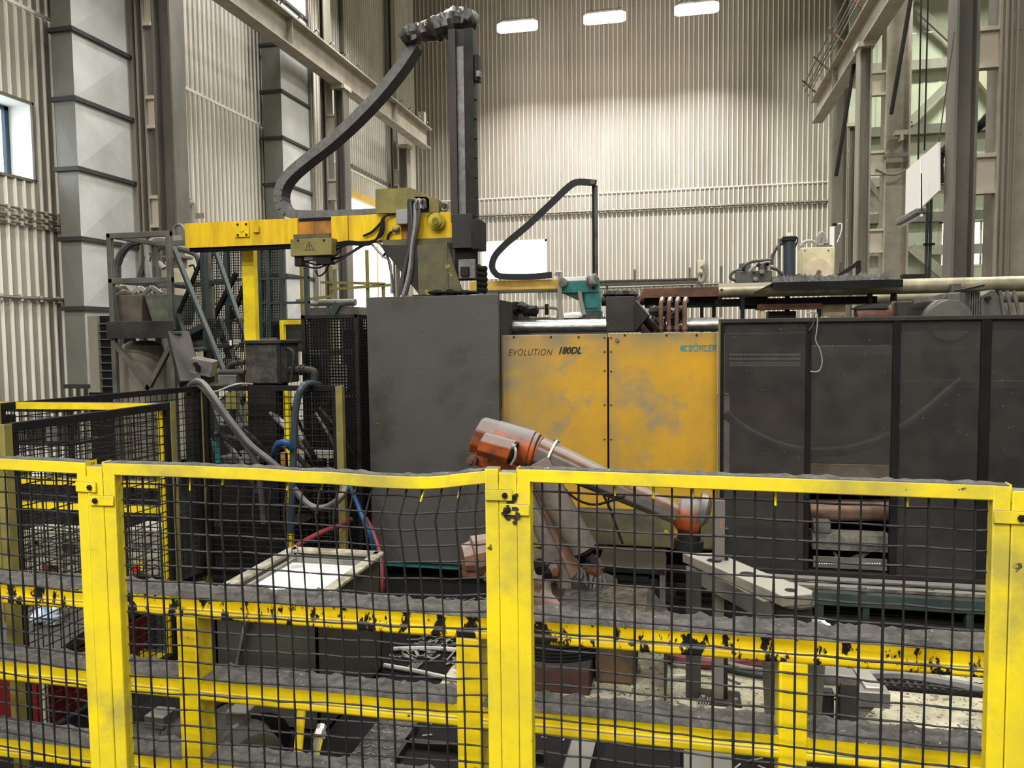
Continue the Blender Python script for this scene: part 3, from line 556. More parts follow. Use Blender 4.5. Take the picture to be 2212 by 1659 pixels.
mk('lower_trim', G().pbox(815, 1213, 992, 1226, 5.9, .05), MT['teal'], M1, label='thin teal strip')
mk('bed', G().box(PY(800, 1200, 6.3).x, PY(2330, 1250, 6.3).x, 6.35, 8.2, 0, .33), MT['black'], M1)
doors = []
xe_, ze_ = PY(1081, 900, YM).x, PY(1300, 722, YM).z
MT['ydoor'].name = 'door_yellow'; MT['ydoor_b'] = MT['ydoor'].copy()
for (xa, xb, ya, yb, nm) in ((1081, 1312, 723, 1184, 'yellow door with worn paint and black lettering'), (1316, 1549, 719, 1184, 'yellow door with teal maker lettering')):
    d = mk('door', G().pbox(xa, ya, xb, yb, YM, .03), MT['ydoor'] if xa < 1200 else MT['ydoor_b'], M1, bev=.004, label=nm); doors.append(d)
DW_ = PY(1312, 900, YM).x - xe_
edge_grime(MT['ydoor'], xe_ - .04, xe_ + .6, ze_ - .22, ze_ - .02, '#77705c'); edge_grime(MT['ydoor_b'], xe_ + DW_ - .1, xe_ + DW_ + .12, ze_ - .2, ze_, '#7d7357')
for px, ys in ((1306, (730, 760, 801, 875, 949, 1020, 1100, 1165)), (1320, (730, 760, 802, 875, 949, 1020, 1100, 1165))):
    for y in ys: p = PY(px, y, YM); mk('bolt', G().cyl(p, p - Vector((0, .005, 0)), .007, n=6), MT['iron'], doors[0 if px < 1313 else 1])
for px in (1110, 1190, 1250): p = PY(px, 728, YM); mk('bolt', G().cyl(p, p - Vector((0, .005, 0)), .009, n=6), MT['iron'], doors[0])
for px in (1350, 1440, 1505): p = PY(px, 724, YM); mk('bolt', G().cyl(p, p - Vector((0, .005, 0)), .009, n=6), MT['iron'], doors[1])
mk('seam_light_block', G().pbox(1081, 728, 1549, 1184, YM + .045, .02), MT['black'], M1)  # added black sheet that blocks light from showing in the door seam
a = PY(1097, 768, YM - .003); sz = (PY(1097, 753.5, YM).z - a.z) / .70
text_mesh('lettering', 'EVOLUTION', a, sz * .98, MT['ink'], doors[0], .35, -.0008, 1.12, PY(1194, 764, YM).x - a.x)
text_mesh('lettering', '180DL', PY(1204, 764, YM - .003), sz * .98, mat('solid_ink', '#14130f', .6), doors[0], .35, .0022, .98, PY(1256, 762, YM).x - PY(1204, 764, YM).x)
text_mesh('lettering', 'B\u00dcHLER', PY(1487, 758.5, YM - .003), sz * .92, MT['tealink'], doors[1], .12, .0007, 1.1, PY(1547, 757, YM).x - PY(1487, 758, YM).x)
# maker's mark: rounded bar with a bite and a thin rule above the letters
g = G(); zb, zt = PY(1475, 758, YM).z, PY(1475, 746, YM).z; xa, xb = PY(1469, 752, YM).x, PY(1485, 752, YM).x; r = (zt - zb) / 2; zc = (zt + zb) / 2
out = [(xa + r - cos(t_) * r, zc + sin(t_) * r) for t_ in [(-pi / 2 + pi * k / 12) for k in range(13)]]
out = [(xa + r - r * cos(a_), zc + r * sin(a_)) for a_ in [-pi / 2 + pi * k / 12 for k in range(13)]] + [(xb, zt)] + [(xb - r * .8 * cos(a_), zc + r * .8 * sin(a_)) for a_ in [pi / 2 - pi * k / 10 for k in range(11)]] + [(xb, zb)]
n = len(out)
mk('maker_mark', G().prism(out, 'y', YM - .003, YM - .0005).box(xb, PY(1548, 747, YM).x, YM - .003, YM - .0005, zt - .006, zt), MT['tealink'], doors[1], ang=0)
mk('latch', G().cyl(PY(1333, 734, YM), PY(1333, 734, YM - .02), .016, n=10), MT['zinc'], doors[1])
mk('lower_panel', G().pbox(1245, 1104, 1452, 1180, YM - .1, .09), MT['ydirty'], M1, bev=.01, label='grimy yellow lower panel')
mk('lower_panel', G().pbox(1516, 1120, 1541, 1186, YM - .06, .05), MT['ydirty'], M1, bev=.006)
g = G()
for i in range(14): x = PY(1290 + i * 9, 1200, 6.1).x; g.obox((x, 6.1, .2), Vector((.012, 0, 0)), Vector((0, .02, .0)), Vector((.02, 0, .09)))
mk('comb_guard', g, MT['grime'], M1)
a, b = PY(1062, 707, 6.5), PY(1560, 701, 6.5); mk('tie_bar', G().cyl(a, b, .058, n=24), MT['chrome'], M1, label='bright steel tie bar')
a, b = PY(1300, 650, 7.6), PY(1560, 645, 7.6); mk('tie_bar', G().cyl(a, b, .05, n=16), MT['iron'], M1)
bx = mk('top_box', G().pbox(1309, 640, 1371, 717, 6.12, .3), MT['grime'], M1, bev=.006, label='dark grey box on top of the doors')
g = G()
for i in range(6): g.blob(PY(1314 + i * 10, 637, 6.25), .05, .12, .035, 7, 4, .5, i)
mk('soot_lump', g, MT['black'], bx)
p = [PY(1372, 648, 6.12), PY(1401, 681, 6.0), PY(1372, 716, 6.12)]; mk('gusset', G().add(p + [q + Vector((.012, .02, 0)) for q in p], [(0, 1, 2), (5, 4, 3), (0, 3, 4, 1), (1, 4, 5, 2), (2, 5, 3, 0)]), MT['grime'], bx, ang=0)
pts = [PY(1388, 682, 6.2), PY(1400, 698, 6.2), PY(1414, 714, 6.2)]; g = G()
for k in range(9): c = pts[0].lerp(pts[2], k / 8.5); g.cyl(c, c + (pts[2] - pts[0]).normalized() * .012, .036, n=10)
mk('ribbed_hose', g.cyl(pts[0], pts[2], .028, n=10), MT['rubber'], bx)
for px in (1428, 1445, 1462, 1479):
    pp = mk('copper_pipe', G().tube([PY(px, 718, 6.3), PY(px, 660, 6.3), PY(px + 1, 650, 6.32), PY(px + 3, 645, 6.4), PY(px + 5, 650, 6.55)], .018, 9, 5), MT['copper'], M1)
    p = PY(px, 712, 6.3); mk('union_nut', G().cyl(p, p + Vector((0, 0, .03)), .026, n=6), MT['copper'], pp)
g = G(); rr = random.Random(4)
for i in range(16): g.blob(PY(rr.uniform(1400, 1480), rr.uniform(668, 714), rr.uniform(6.45, 6.7)), .05, .08, .05, 6, 4, .6, i)
mk('valve_cluster', g, MT['grime'], M1); mk('orange_block', G().pbox(1385, 692, 1432, 720, 6.42, .2), MT['rust'], M1)
g = G(); 
for k in range(3): g.tube([PY(1395 + k * 20, 690, 6.38), PY(1420 + k * 10, 708, 6.35), PY(1450, 708 - k * 6, 6.36), PY(1480, 680 - k * 8, 6.4)], .009, 6)
mk('cables', g, MT['rubber'], M1, kind='stuff')
# overhead beam and shelf behind the doors
t = thing('overhead_beam', 'rusty brown beam with black underside above the yellow doors', 'beam')
x0, x1 = PY(1392, 630, 7.0).x, PY(1552, 630, 7.0).x; z0, z1 = PY(1470, 642, 7.0).z, PY(1470, 622, 7.0).z
mk('flange', G().prism([(x0, z1), (x1, z1), (x1, z0), (x0 - .02, z0), (x0 - .07, z0 - .1), (x0 - .1, z0 - .1)], 'y', 6.98, 7.06), MT['rust'], t)
mk('undershade', G().pbox(1392, 642, 1552, 662, 7.08, .4), MT['black'], t)  # black box painted in as the shade below the beam
for px in (1512, 1538): mk('hanger', G().box(PY(px, 680, 7.1).x, PY(px + 8, 680, 7.1).x, 7.09, 7.13, .33, PY(px, 660, 7.1).z), MT['black'], t)
# ------------------------------------------------------------ long tube, swarf tray and what stands on them
YT = 6.9
tb = thing('tie_tube', 'long dull steel tube running right above the dark screens', 'tube'); a, b = PY(1552, 628, YT), PY(2330, 609, YT); b.z = a.z
ra = PY(1552, 612.5, YT).z - a.z
mk('tube', G().cyl(a, b, ra, n=24), MT['tie'], tb); p = PY(1559, 626, YT - ra); mk('end_bolt', G().cyl(p - Vector((0, .002, 0)), p + Vector((0, .03, 0)), .012, n=6), MT['iron'], tb)
mk('sleeve_plate', G().pbox(1553, 611, 1671, 620, YT - ra * .9, .06), MT['batten'], tb)
for px in (1600, 1875, 1925, 2150): mk('saddle', G().box(PY(px, 650, YT).x, PY(px + 8, 650, YT).x, YT - .03, YT + .03, .33, a.z - ra * .8), MT['black'], tb)
mk('gap_shade_bar', G().pbox(1545, 643, 1895, 658, YT + .1, .25), MT['black'], tb)  # added black bar stands in for the dark gap below the tube
a2, b2 = PY(1870, 644, 8.1), PY(2330, 631, 8.1); b2.z = a2.z; mk('second_tube', G().cyl(a2, b2, .07, n=16), MT['tie'], tb)
mk('clamp_block', G().pbox(2057, 611, 2077, 648, YT - .14, .08), MT['grey'], tb, bev=.01)
t = thing('swarf_tray', 'black tray heaped with grey metal chips on top of the machine', 'tray')
xa, xb = PY(1672, 610, 6.65).x, PY(1958, 605, 6.65).x; zt = PY(1815, 606, 6.65).z
mk('tray', G().box(xa, xb, 6.75, 8.3, zt - .02, zt).box(xa, xb, 6.74, 6.75, zt - .06, zt + .004), MT['black'], t)
mk('end_flap', G().add([(xa, 6.75, zt), (xa, 7.3, zt), (xa - .14, 7.3, zt - .07), (xa - .14, 6.75, zt - .07)], [(0, 1, 2, 3), (3, 2, 1, 0)]), MT['zinc'], t, ang=0)
mk('swarf', G().mound((xa, 7.02, zt), (xb - .02, 7.02, zt), .52, .045, 90, 14, .05, 3), MT['dust'], t, kind='stuff')
mk('side_bar', G().pbox(1950, 592, 2004, 604, 7.1, .08), MT['iron'], t)
for px in (1700, 1930): mk('leg', G().box(PY(px, 700, 7.6).x - .02, PY(px, 700, 7.6).x + .02, 7.58, 7.62, .33, zt - .02), MT['iron'], t)
YC = 7.5
t = thing('cream_control_box', 'cream box with a round disc on its front standing behind the swarf tray', 'box')
mk('body', G().pbox(1733, 534, 1803, 606, YC, .3), MT['cream'], t, bev=.006)
p = PY(1768, 588, YC); mk('disc', G().cyl(p, p - Vector((0, .012, 0)), .125, n=28), mat('pale_disc', '#dccbb0', .6, var='#c7b596', vs=12), t, bev=.004); mk('hub', G().cyl(p - Vector((0, .012, 0)), p - Vector((0, .03, 0)), .02, n=10), MT['gold'], t)
for px, py in ((1789, 541), (1739, 541), (1767, 559)): q = PY(px, py, YC); mk('bolt', G().cyl(q, q - Vector((0, .006, 0)), .006, n=6), MT['iron'], t)
mk('top_fittings', G().blob(PY(1777, 528, YC + .1), .06, .06, .03, 8, 5, .3).box(PY(1770, 530, YC).x, PY(1800, 530, YC).x, YC + .05, YC + .2, PY(1780, 534, YC).z, PY(1780, 528, YC).z), MT['zinc'], t)
for pts in ([(1729, 533), (1737, 524), (1748, 521), (1758, 523), (1766, 529)], [(1764, 527), (1768, 512), (1774, 503), (1780, 508), (1783, 525)], [(1768, 528), (1772, 514), (1777, 506), (1779, 526)]):
    mk('hose', G().tube([PY(x, y, YC + .08) for x, y in pts], .016, 8), MT['hosel'], t)
mk('stem', G().box(PY(1798, 510, YC).x, PY(1807, 510, YC).x, YC + .1, YC + .14, PY(1800, 530, YC).z, PY(1800, 486, YC).z), MT['white'], t); mk('stem_cap', G().pbox(1799, 482, 1809, 486, YC + .1, .05), MT['black'], t)
mk('air_line', G().tube([PY(1809, 484, YC + .1), PY(1818, 484, YC + .1), PY(1817, 500, YC + .1), PY(1808, 524, YC + .1)], .005, 5), MT['white'], t)
YA = 7.25
t = thing('accumulator', 'upright black accumulator cylinder left of the cream box', 'cylinder')
a, b = PY(1705, 606, YA), PY(1705, 519, YA); mk('shell', G().cyl(a, b, .052, n=18), MT['blueblack'], t)
mk('head', G().pbox(1691, 510, 1721, 520, YA - .06, .14), MT['iron'], t, bev=.005); mk('valve', G().cyl(PY(1705, 510, YA), PY(1705, 503, YA), .02, n=8).cyl(PY(1711, 510, YA), PY(1711, 500, YA), .008, n=6), MT['fitting'], t)
mk('side_pipe', G().tube([PY(1692, 516, YA), PY(1684, 517, YA), PY(1683, 525, YA), PY(1683, 604, YA)], .014, 8), MT['zinc'], t)
mk('side_pipe', G().tube([PY(1694, 523, YA + .02), PY(1680, 533, YA + .02), PY(1670, 550, YA + .02), PY(1667, 566, YA + .02)], .014, 8), MT['hose'], t)
mk('strap', G().tube([PY(1720, 512, YA), PY(1723, 518, YA), PY(1718, 534, YA)], .006, 5), MT['iron'], t)
t = thing('valve_manifold', 'cluster of grey valves and looping hoses left of the black cylinder', 'manifold'); rr = random.Random(9); YV = 7.0
mk('block', G().pbox(1590, 585, 1668, 617, YV, .16).pbox(1598, 568, 1622, 590, YV + .02, .1).pbox(1640, 572, 1658, 590, YV + .02, .1), MT['grey'], t, bev=.006)
for i in range(7): x = rr.uniform(1596, 1664); y = rr.uniform(572, 606); p = PY(x, y, YV); mk('solenoid', G().cyl(p, p - Vector((0, .07, 0)), rr.uniform(.012, .024), n=8), MT['iron'] if i % 2 else MT['zinc'], t)
for pts in ([(1604, 596), (1590, 604), (1578, 600), (1583, 588), (1600, 583), (1622, 588)], [(1600, 590), (1606, 575), (1625, 565), (1645, 563), (1664, 562), (1668, 572)], [(1618, 586), (1632, 574), (1650, 568), (1664, 566)], [(1664, 578), (1680, 583), (1694, 600)]):
    mk('hose', G().tube([PY(x, y, YV + .03) for x, y in pts], .015, 8), MT['hose'] if len(pts) != 4 else MT['hosel'], t)
mk('foot', G().box(PY(1600, 600, YV).x, PY(1660, 600, YV).x, YV + .04, YV + .12, a.z - .25, PY(1630, 617, YV).z), MT['black'], t)
t = thing('lifting_bracket', 'dark angled steel bracket right of the cream box', 'bracket')
mk('arm', G().bar(PY(1808, 598, 7.4), PY(1852, 569, 7.4), .05, .035), MT['iron'], t); mk('post', G().pbox(1851, 563, 1860, 602, 7.38, .05), MT['iron'], t); mk('post', G().pbox(1815, 566, 1821, 594, 7.6, .04), MT['grey'], t); mk('base', G().pbox(1806, 596, 1862, 604, 7.36, .3), MT['iron'], t)
# objects low on the machine top, between tube and screens
t = thing('rusty_ledge', 'orange rusty plate on short legs under the long tube', 'ledge')
mk('plate', G().pbox(1636, 656, 1775, 668, 6.95, .2), MT['rust'], t); mk('leg', G().box(PY(1642, 680, 7.0).x, PY(1650, 680, 7.0).x, 6.97, 7.02, .33, PY(1645, 668, 7).z), MT['cream'], t); mk('leg', G().box(PY(1765, 680, 7.0).x, PY(1772, 680, 7.0).x, 6.97, 7.02, .33, PY(1768, 668, 7).z), MT['black'], t)
mk('side_block', G().pbox(1778, 652, 1826, 682, 7.1, .15), MT['cream'], t); mk('side_block', G().pbox(1660, 672, 1720, 690, 7.05, .2), MT['iron'], t)
t = thing('orange_cylinder', 'dusty orange casting lying under the tube behind the screens', 'casting'); g = G()
g.cyl(PY(1850, 690, 6.7), PY(1925, 678, 6.7), .09, n=14).cyl(PY(1925, 678, 6.7), PY(1935, 677, 6.7), .1, n=14); mk('barrel', g, MT['rust'], t); mk('soot_layer', G().blob(PY(1890, 664, 6.7), .17, .09, .035, 10, 5, .5), MT['black'], t, kind='stuff')
mk('foot', G().box(PY(1870, 700, 6.7).x, PY(1900, 700, 6.7).x, 6.65, 6.75, .33, PY(1880, 690, 6.7).z), MT['black'], t)
t = thing('motor_drum', 'grey domed motor with lever arm above the right screens', 'motor')
p = PY(2053, 692, 6.35); mk('drum', G().lathe(p, p + Vector((0, .45, 0)), [(0, .09), (0, .15), (.06, .165), (1, .165), (1, .1)], 26), MT['grey'], t)
mk('block', G().pbox(1940, 650, 2018, 690, 6.5, .3), MT['grime'], t, bev=.01); mk('lever', G().bar(PY(1972, 652, 6.4), PY(2048, 637, 6.4), .03, .03), MT['zinc'], t); mk('bearing_bracket', G().pbox(2048, 632, 2078, 654, 6.36, .2), MT['grey'], t, bev=.01)
mk('foot', G().box(p.x - .1, p.x + .1, 6.45, 6.7, .33, p.z), MT['iron'], t)
t = thing('finned_unit', 'grey unit with stacked fins and sloping cover at top right', 'unit')
for k in range(5): mk('fin', G().pbox(2094 + k * 5, 630, 2097 + k * 5, 690, 6.4, .25), MT['zinc'], t)
mk('top_lid', G().bar(PY(2070, 628, 6.4), PY(2116, 618, 6.4), .2, .015), MT['iron'], t)
x0, x1 = PY(2119, 650, 6.4).x, PY(2230, 650, 6.4).x; zb, zt = PY(2160, 692, 6.4).z, PY(2160, 626, 6.4).z
mk('cover', G().prism([(x0, zb), (x0, zt - .05), (x0 + .06, zt), (x1 - .25, zt), (x1 - .12, zb)], 'y', 6.4, 6.8), MT['grey'], t, bev=.006)
for k in range(3): mk('rib', G().bar(PY(2160 + 15 * k, 628, 6.39), PY(2170 + 17 * k, 690, 6.39), .02, .02), MT['zinc'], t)
p = PY(2132, 645, 6.39); mk('eye_bolt', G().cyl(p, p - Vector((0, .04, 0)), .018, n=8), MT['iron'], t); mk('foot', G().box(x0, x1 - .2, 6.45, 6.7, .33, zb), MT['iron'], t)
# ------------------------------------------------------------ screened enclosure at right
YS = 5.9
E = thing('screen_enclosure', 'dark framed wire cloth enclosure along the right half of the machine', 'enclosure')
zt, zb = PY(1650, 688, YS).z, PY(1650, 1226, YS).z
cols = [(1552, 1563), (1739, 1750), (1925, 1941), (2114, 2136), (2300, 2322)]
for a_, b_ in cols: mk('post', G().box(PY(a_, 900, YS).x, PY(b_, 900, YS).x, YS - .02, YS + .02, zb, zt), MT['black'], E, bev=.003)
xL_, xR_ = PY(1552, 900, YS).x, PY(2322, 900, YS).x
mk('top_rail', G().box(xL_, xR_, YS - .025, YS + .03, zt - .03, zt), MT['grime'], E, bev=.003); mk('bottom_rail', G().box(xL_, xR_, YS - .03, YS + .03, zb - .03, zb), MT['iron'], E, bev=.003)
mk('edge_strip', G().box(PY(1550, 900, YS).x, PY(1555, 900, YS).x, YS - .04, YS - .02, zb, zt - .02), MT['gold'], E)
for i in range(4):
    a_, b_ = PY(cols[i][1], 900, YS).x, PY(cols[i + 1][0], 900, YS).x; z_ = PY(1840, 1000, YS).z if i == 1 else zb
    mk('screen', G().box(a_, b_, YS - .001, YS + .001, z_, zt - .03), MT['screen'], E)
mk('head_panel', G().pbox(1750, 708, 1925, 745, YS + .012, .01), MT['iron'], E); mk('head_sheet', G().pbox(1563, 686, 2300, 716, YS + .03, .01), MT['grey'], E)
mk('kick_panel', G().pbox(1757, 1206, 1916, 1229, YS - .02, .02), MT['grey'], E); g = G()
for i in range(26): p = PY(1770 + i * 5.2, 1217, YS - .021); g.box(p.x - .004, p.x + .004, p.y - .003, p.y, p.z - .004, p.z + .004)
mk('slot_row', g, MT['fitting'], E, kind='stuff')
g = G(); rr = random.Random(21)
for i in range(45): p = PY(rr.uniform(1570, 2190), rr.uniform(700, 1000), YS - .004); s = rr.uniform(.001, .0026); g.box(p.x - s, p.x + s, p.y - .002, p.y, p.z - s, p.z + s)
mk('metal_flecks', g, MT['alu'], E, kind='stuff')
one('loose_wire', G().tube([PY(x, y, YS - .045) for x, y in ((1744, 676), (1762, 674), (1766, 690), (1764, 715), (1762, 735), (1772, 757), (1776, 780), (1772, 797), (1764, 803), (1750, 802))], .0045, 6), MT['hosel'], 'thin light wire dangling over the first screen post', 'wire')
one('loose_wire', G().tube([PY(x, y, YS - .04) for x, y in ((1760, 677), (1758, 695), (1753, 706), (1748, 714))], .005, 6), MT['hose'], 'short dark wire end hanging at the screen top edge', 'wire')
# machinery seen through the screens
I = thing('injection_unit', 'grey injection unit seen dimly through the dark screens', 'machine')
mk('grey_casing', G().pbox(1752, 748, 1925, 1004, 6.3, .3), mat('casing_grey', '#6f6a61', .7, var='#5c5851', vs=3), I); mk('pale_band', G().pbox(1752, 1004, 1928, 1036, 6.28, .3), mat('pale_band', '#a3948a', .7, var='#8b7d73', vs=6), I)
mk('rusty_casing', G().pbox(1580, 850, 1740, 1140, 6.35, .3), mat('rusty_casing', '#7d4a38', .7, var='#4f3d33', vs=4, vw=.16), I); mk('upper_casing', G().pbox(1570, 720, 1740, 850, 6.4, .3), MT['iron'], I)
g = G()
for j, y in enumerate((766, 775, 784, 789)):
    for i in range(44): p = PY(1577 + i * 3.5, y, 6.35); g.box(p.x - .004, p.x + .004, p.y - .01, p.y, p.z - .006, p.z + .006)
mk('louvre_rows', g, mat('bright_louvre', '#d8d5cc', .5), I, kind='stuff')
mk('far_casing', G().pbox(1945, 700, 2220, 822, 6.4, .3), mat('casing_grey_b', '#5a5851', .7, var='#474540', vs=3), I); mk('ledge', G().pbox(1945, 823, 2220, 838, 6.25, .1), MT['zinc'], I); mk('lower_casing', G().pbox(1945, 838, 2055, 1160, 6.45, .3), MT['grey'], I); mk('dark_recess', G().pbox(2055, 838, 2230, 1200, 6.5, .2), MT['black'], I)
a, b = PY(1748, 1102, 6.35), PY(1935, 1102, 6.35); mk('cylinder', G().cyl(a, b, .085, n=20), mat('brown_barrel', '#7b6252', .45, .3, var='#5a493e', vs=6), I)
mk('dark_back', G().pbox(1752, 1036, 1940, 1230, 6.6, .1), MT['black'], I); mk('shelf', G().pbox(1755, 1156, 1925, 1172, 6.1, .16).pbox(1755, 1174, 1925, 1190, 6.14, .16), MT['rail'], I); mk('bracket', G().pbox(1757, 1126, 1795, 1152, 6.1, .1), MT['zinc'], I, bev=.006); mk('strut', G().bar(PY(1800, 1190, 6.2), PY(1815, 1215, 6.2), .02), MT['gold'], I)
mk('strut', G().bar(PY(1835, 1215, 6.2), PY(1880, 1185, 6.2), .04), MT['zinc'], I); mk('pedestal', G().box(PY(1600, 1100, 6.5).x, PY(2200, 1100, 6.5).x, 6.6, 6.9, .3, PY(1800, 860, 6.5).z), MT['black'], I)
one('hanging_hose', G().tube([PY(x, y, 6.12) for x, y in ((1566, 893), (1600, 922), (1650, 950), (1700, 968), (1755, 976), (1810, 975), (1870, 962), (1920, 943), (1965, 915), (2010, 880), (2055, 842), (2080, 822))], .036, 10, 5, .06), MT['hose'], 'thick sagging hose looping behind the dark screens', 'hose')
# sill rails, green beam and pipes below
t = thing('machine_sill', 'stepped steel sill with dark green beam below the right screens', 'sill')
x0, x1 = PY(1636, 1240, 5.78).x, PY(2330, 1260, 5.78).x
for k, (y, zz_) in enumerate(((5.80, zb - .035), (5.74, zb - .065), (5.7, zb - .095))): mk('rail', G().box(x0, x1, y, y + .1, zz_ - .022, zz_), MT['rail'] if k < 2 else MT['iron'], t)
za = PY(1800, 1277, 5.6).z; mk('beam', G().box(PY(1750, 1280, 5.6).x, x1, 5.55, 5.62, za - .085, za), MT['dgreen'], t)
for px in (1770, 1868, 2090): mk('leg', G().box(PY(px - 7, 1320, 5.6).x, PY(px + 7, 1320, 5.6).x, 5.56, 5.61, 0, za - .08), MT['dgreen'], t)
for px in (1862, 2010): p = PY(px, 1273, 5.58); mk('bolt', G().cyl(p, p + Vector((0, 0, .02)), .03, n=8), MT['zinc'], t)
for i, (y, z, r, px0) in enumerate(((5.35, .05, .045, 1480), (5.2, .04, .035, 1500), (5.75, .1, .05, 1460), (6.0, .16, .05, 1440))): one('floor_pipe', G().tube([(PY(px0, 1300, y).x, y, z), (1.2, y + .03, z), (2.2, y - .02, z), (3.6, y, z)], r, 8, 3), MT['rubber'], 'black pipe along the floor under the right screens, %s from the front' % ('second', 'first', 'third', 'fourth')[i], 'pipe', 'floor pipes under the screens')
# ============================================================ spray / extractor gantry on top of the cover
YG = 6.7
Q = thing('extractor_gantry', 'yellow gantry arm with tall black mast and drag chain on the dark cover', 'gantry')
zt, zb = PY(690, 470, YG).z, PY(690, 524, YG).z; X_ = lambda px: PY(px, 498, YG).x
bm_ = mk('beam', G().box(X_(400), X_(978), YG, YG + .2, zb, zt), mat('beam_inner', '#b87a1c', .6, var='#6b4a20', vs=8, streak=.3), Q)
for xa, xb in ((400, 644), (717, 752.5), (754.5, 868)): mk('cover_panel', G().box(X_(xa), X_(xb), YG - .012, YG, zb - .004, zt + .004), MT['ybeam'], bm_, bev=.003)
mk('lower_strip', G().box(X_(644), X_(717), YG - .006, YG, zb, zb + .065), MT['ybeam'], bm_); mk('recess', G().box(X_(646), X_(716), YG - .003, YG, zt - .03, zt), MT['black'], bm_)
mk('under_rail', G().box(X_(405), X_(640), YG + .02, YG + .12, zb - .035, zb - .004), MT['black'], Q)
xc = X_(525); pl = mk('square_plate', G().box(X_(510), X_(541), YG - .03, YG - .012, PY(525, 513, YG).z, PY(525, 479, YG).z), MT['ybeam'], Q, bev=.003)
p = PY(523, 496, YG - .03); mk('disc', G().cyl(p, p - Vector((0, .008, 0)), .022, n=16), MT['ybeam'], pl)
for dx in (-.045, .045):
    for dz in (-.05, .05): q = p + Vector((dx, 0, dz)); mk('bolt', G().cyl(q, q - Vector((0, .01, 0)), .011, n=6), MT['iron'], pl)
mk('catch', G().pbox(546, 488, 558, 502, YG - .04, .03), MT['ybeam'], Q, bev=.004)
post = mk('support_post', G().box(PY(526, 600, 6.95).x, PY(551, 600, 6.95).x, 6.93, 7.0, .02, zb), MT['yellow'], Q); mk('base_plate', G().box(PY(520, 600, 6.95).x, PY(557, 600, 6.95).x, 6.86, 7.08, 0, .02), MT['yellow'], Q)
# pedestal
zc = PY(900, 637, 6.4).z
g = G().pbox(903, 528, 962, 640, 6.45, .22); mk('pedestal', g, MT['ydirty'], Q); mk('pedestal_flange', G().pbox(962, 522, 967, 638, 6.43, .26), MT['ydirty'], Q)
mk('gusset', G().prism([(PY(967, 560, 6.44).x, PY(967, 530, 6.44).z), (PY(1000, 637, 6.44).x, PY(1000, 636, 6.44).z), (PY(967, 560, 6.44).x, PY(967, 636, 6.44).z)], 'y', 6.44, 6.47), MT['ydirty'], Q)
mk('gusset', G().prism([(PY(822, 530, 6.6).x, PY(822, 530, 6.6).z), (PY(905, 530, 6.6).x, PY(905, 530, 6.6).z), (PY(905, 634, 6.6).x, PY(905, 634, 6.6).z)], 'y', 6.58, 6.62), MT['grime'], Q)
mk('pedestal_foot', G().box(PY(890, 636, 6.4).x, PY(1003, 636, 6.4).x, 6.4, 6.8, zc - .03, zc), MT['grime'], Q)
g = G()
for i in range(10): g.blob(PY(935 + i * 10, 632, 6.33), .05, .05, .02 + .01 * sin(i * 2), 7, 4, .5, i)
mk('soot_lump', g, MT['black'], Q, kind='stuff')
mk('head_plate', G().pbox(884, 459, 977, 520, YG - .03, .02), MT['ybeam'], Q, bev=.003); mk('head_foot', G().pbox(826, 516, 976, 531, YG - .06, .3), MT['ydirty'], Q)
gm = mk('gear_motor', G().cyl(PY(943, 478, YG - .03), PY(943, 478, YG - .1), .075, n=20).cyl(PY(941, 478, YG - .1), PY(941, 478, YG - .14), .05, n=18), mat('gear_yellow', '#c9b52c', .5, var='#a8952a', vs=8, dust='#6d6a4e'), Q, bev=.004)
mk('hub', G().cyl(PY(940, 478, YG - .14), PY(940, 478, YG - .16), .03, n=16).cyl(PY(928, 469, YG - .03), PY(928, 469, YG - .12), .025, n=12), MT['yolive'], gm)
g = G(); c = PY(960, 447, YG); g.tube([c + Vector((cos(a) * .033, 0, sin(a) * .033)) for a in [2 * pi * k / 14 for k in range(15)]], .009, 7, 1); mk('lifting_eye', g, MT['zinc'], Q)
# top housing with its cut-out
o = [(811, 460), (811, 409), (886, 405), (948, 432), (948, 460), (927, 460), (927, 430), (920, 425), (895, 425), (889, 431), (889, 460)]
def outl(pts, Y): return [(PY(x, y, Y).x, PY(x, y, Y).z) for x, y in pts]
g = G(); pl2 = outl(o, YG - .06)
for poly in ([0, 1, 2, 9, 10], [2, 3, 6, 7, 8, 9], [3, 4, 5, 6]):
    g.prism([pl2[i] for i in poly], 'y', YG - .06, YG - .05)
th = mk('top_housing', g, MT['yolive'], Q); xr = pl2[4][0]
mk('housing_back', G().prism([pl2[0], pl2[1], pl2[2], pl2[3], pl2[4]], 'y', YG + .1, YG + .2), MT['grime'], th); mk('housing_roof', G().add([(pl2[1][0], YG - .06, pl2[1][1]), (pl2[2][0], YG - .06, pl2[2][1]), (pl2[3][0], YG - .06, pl2[3][1]), (pl2[4][0], YG - .06, pl2[4][1]), (pl2[1][0], YG + .2, pl2[1][1]), (pl2[2][0], YG + .2, pl2[2][1]), (pl2[3][0], YG + .2, pl2[3][1]), (pl2[4][0], YG + .2, pl2[4][1])], [(0, 1, 5, 4), (1, 2, 6, 5), (2, 3, 7, 6)]), MT['yolive'], th, ang=0)
mk('connector', G().pbox(855, 452, 880, 484, YG - .1, .08), mat('connector_grey', '#8b8b8c', .5), Q, bev=.006)
rr = random.Random(3)
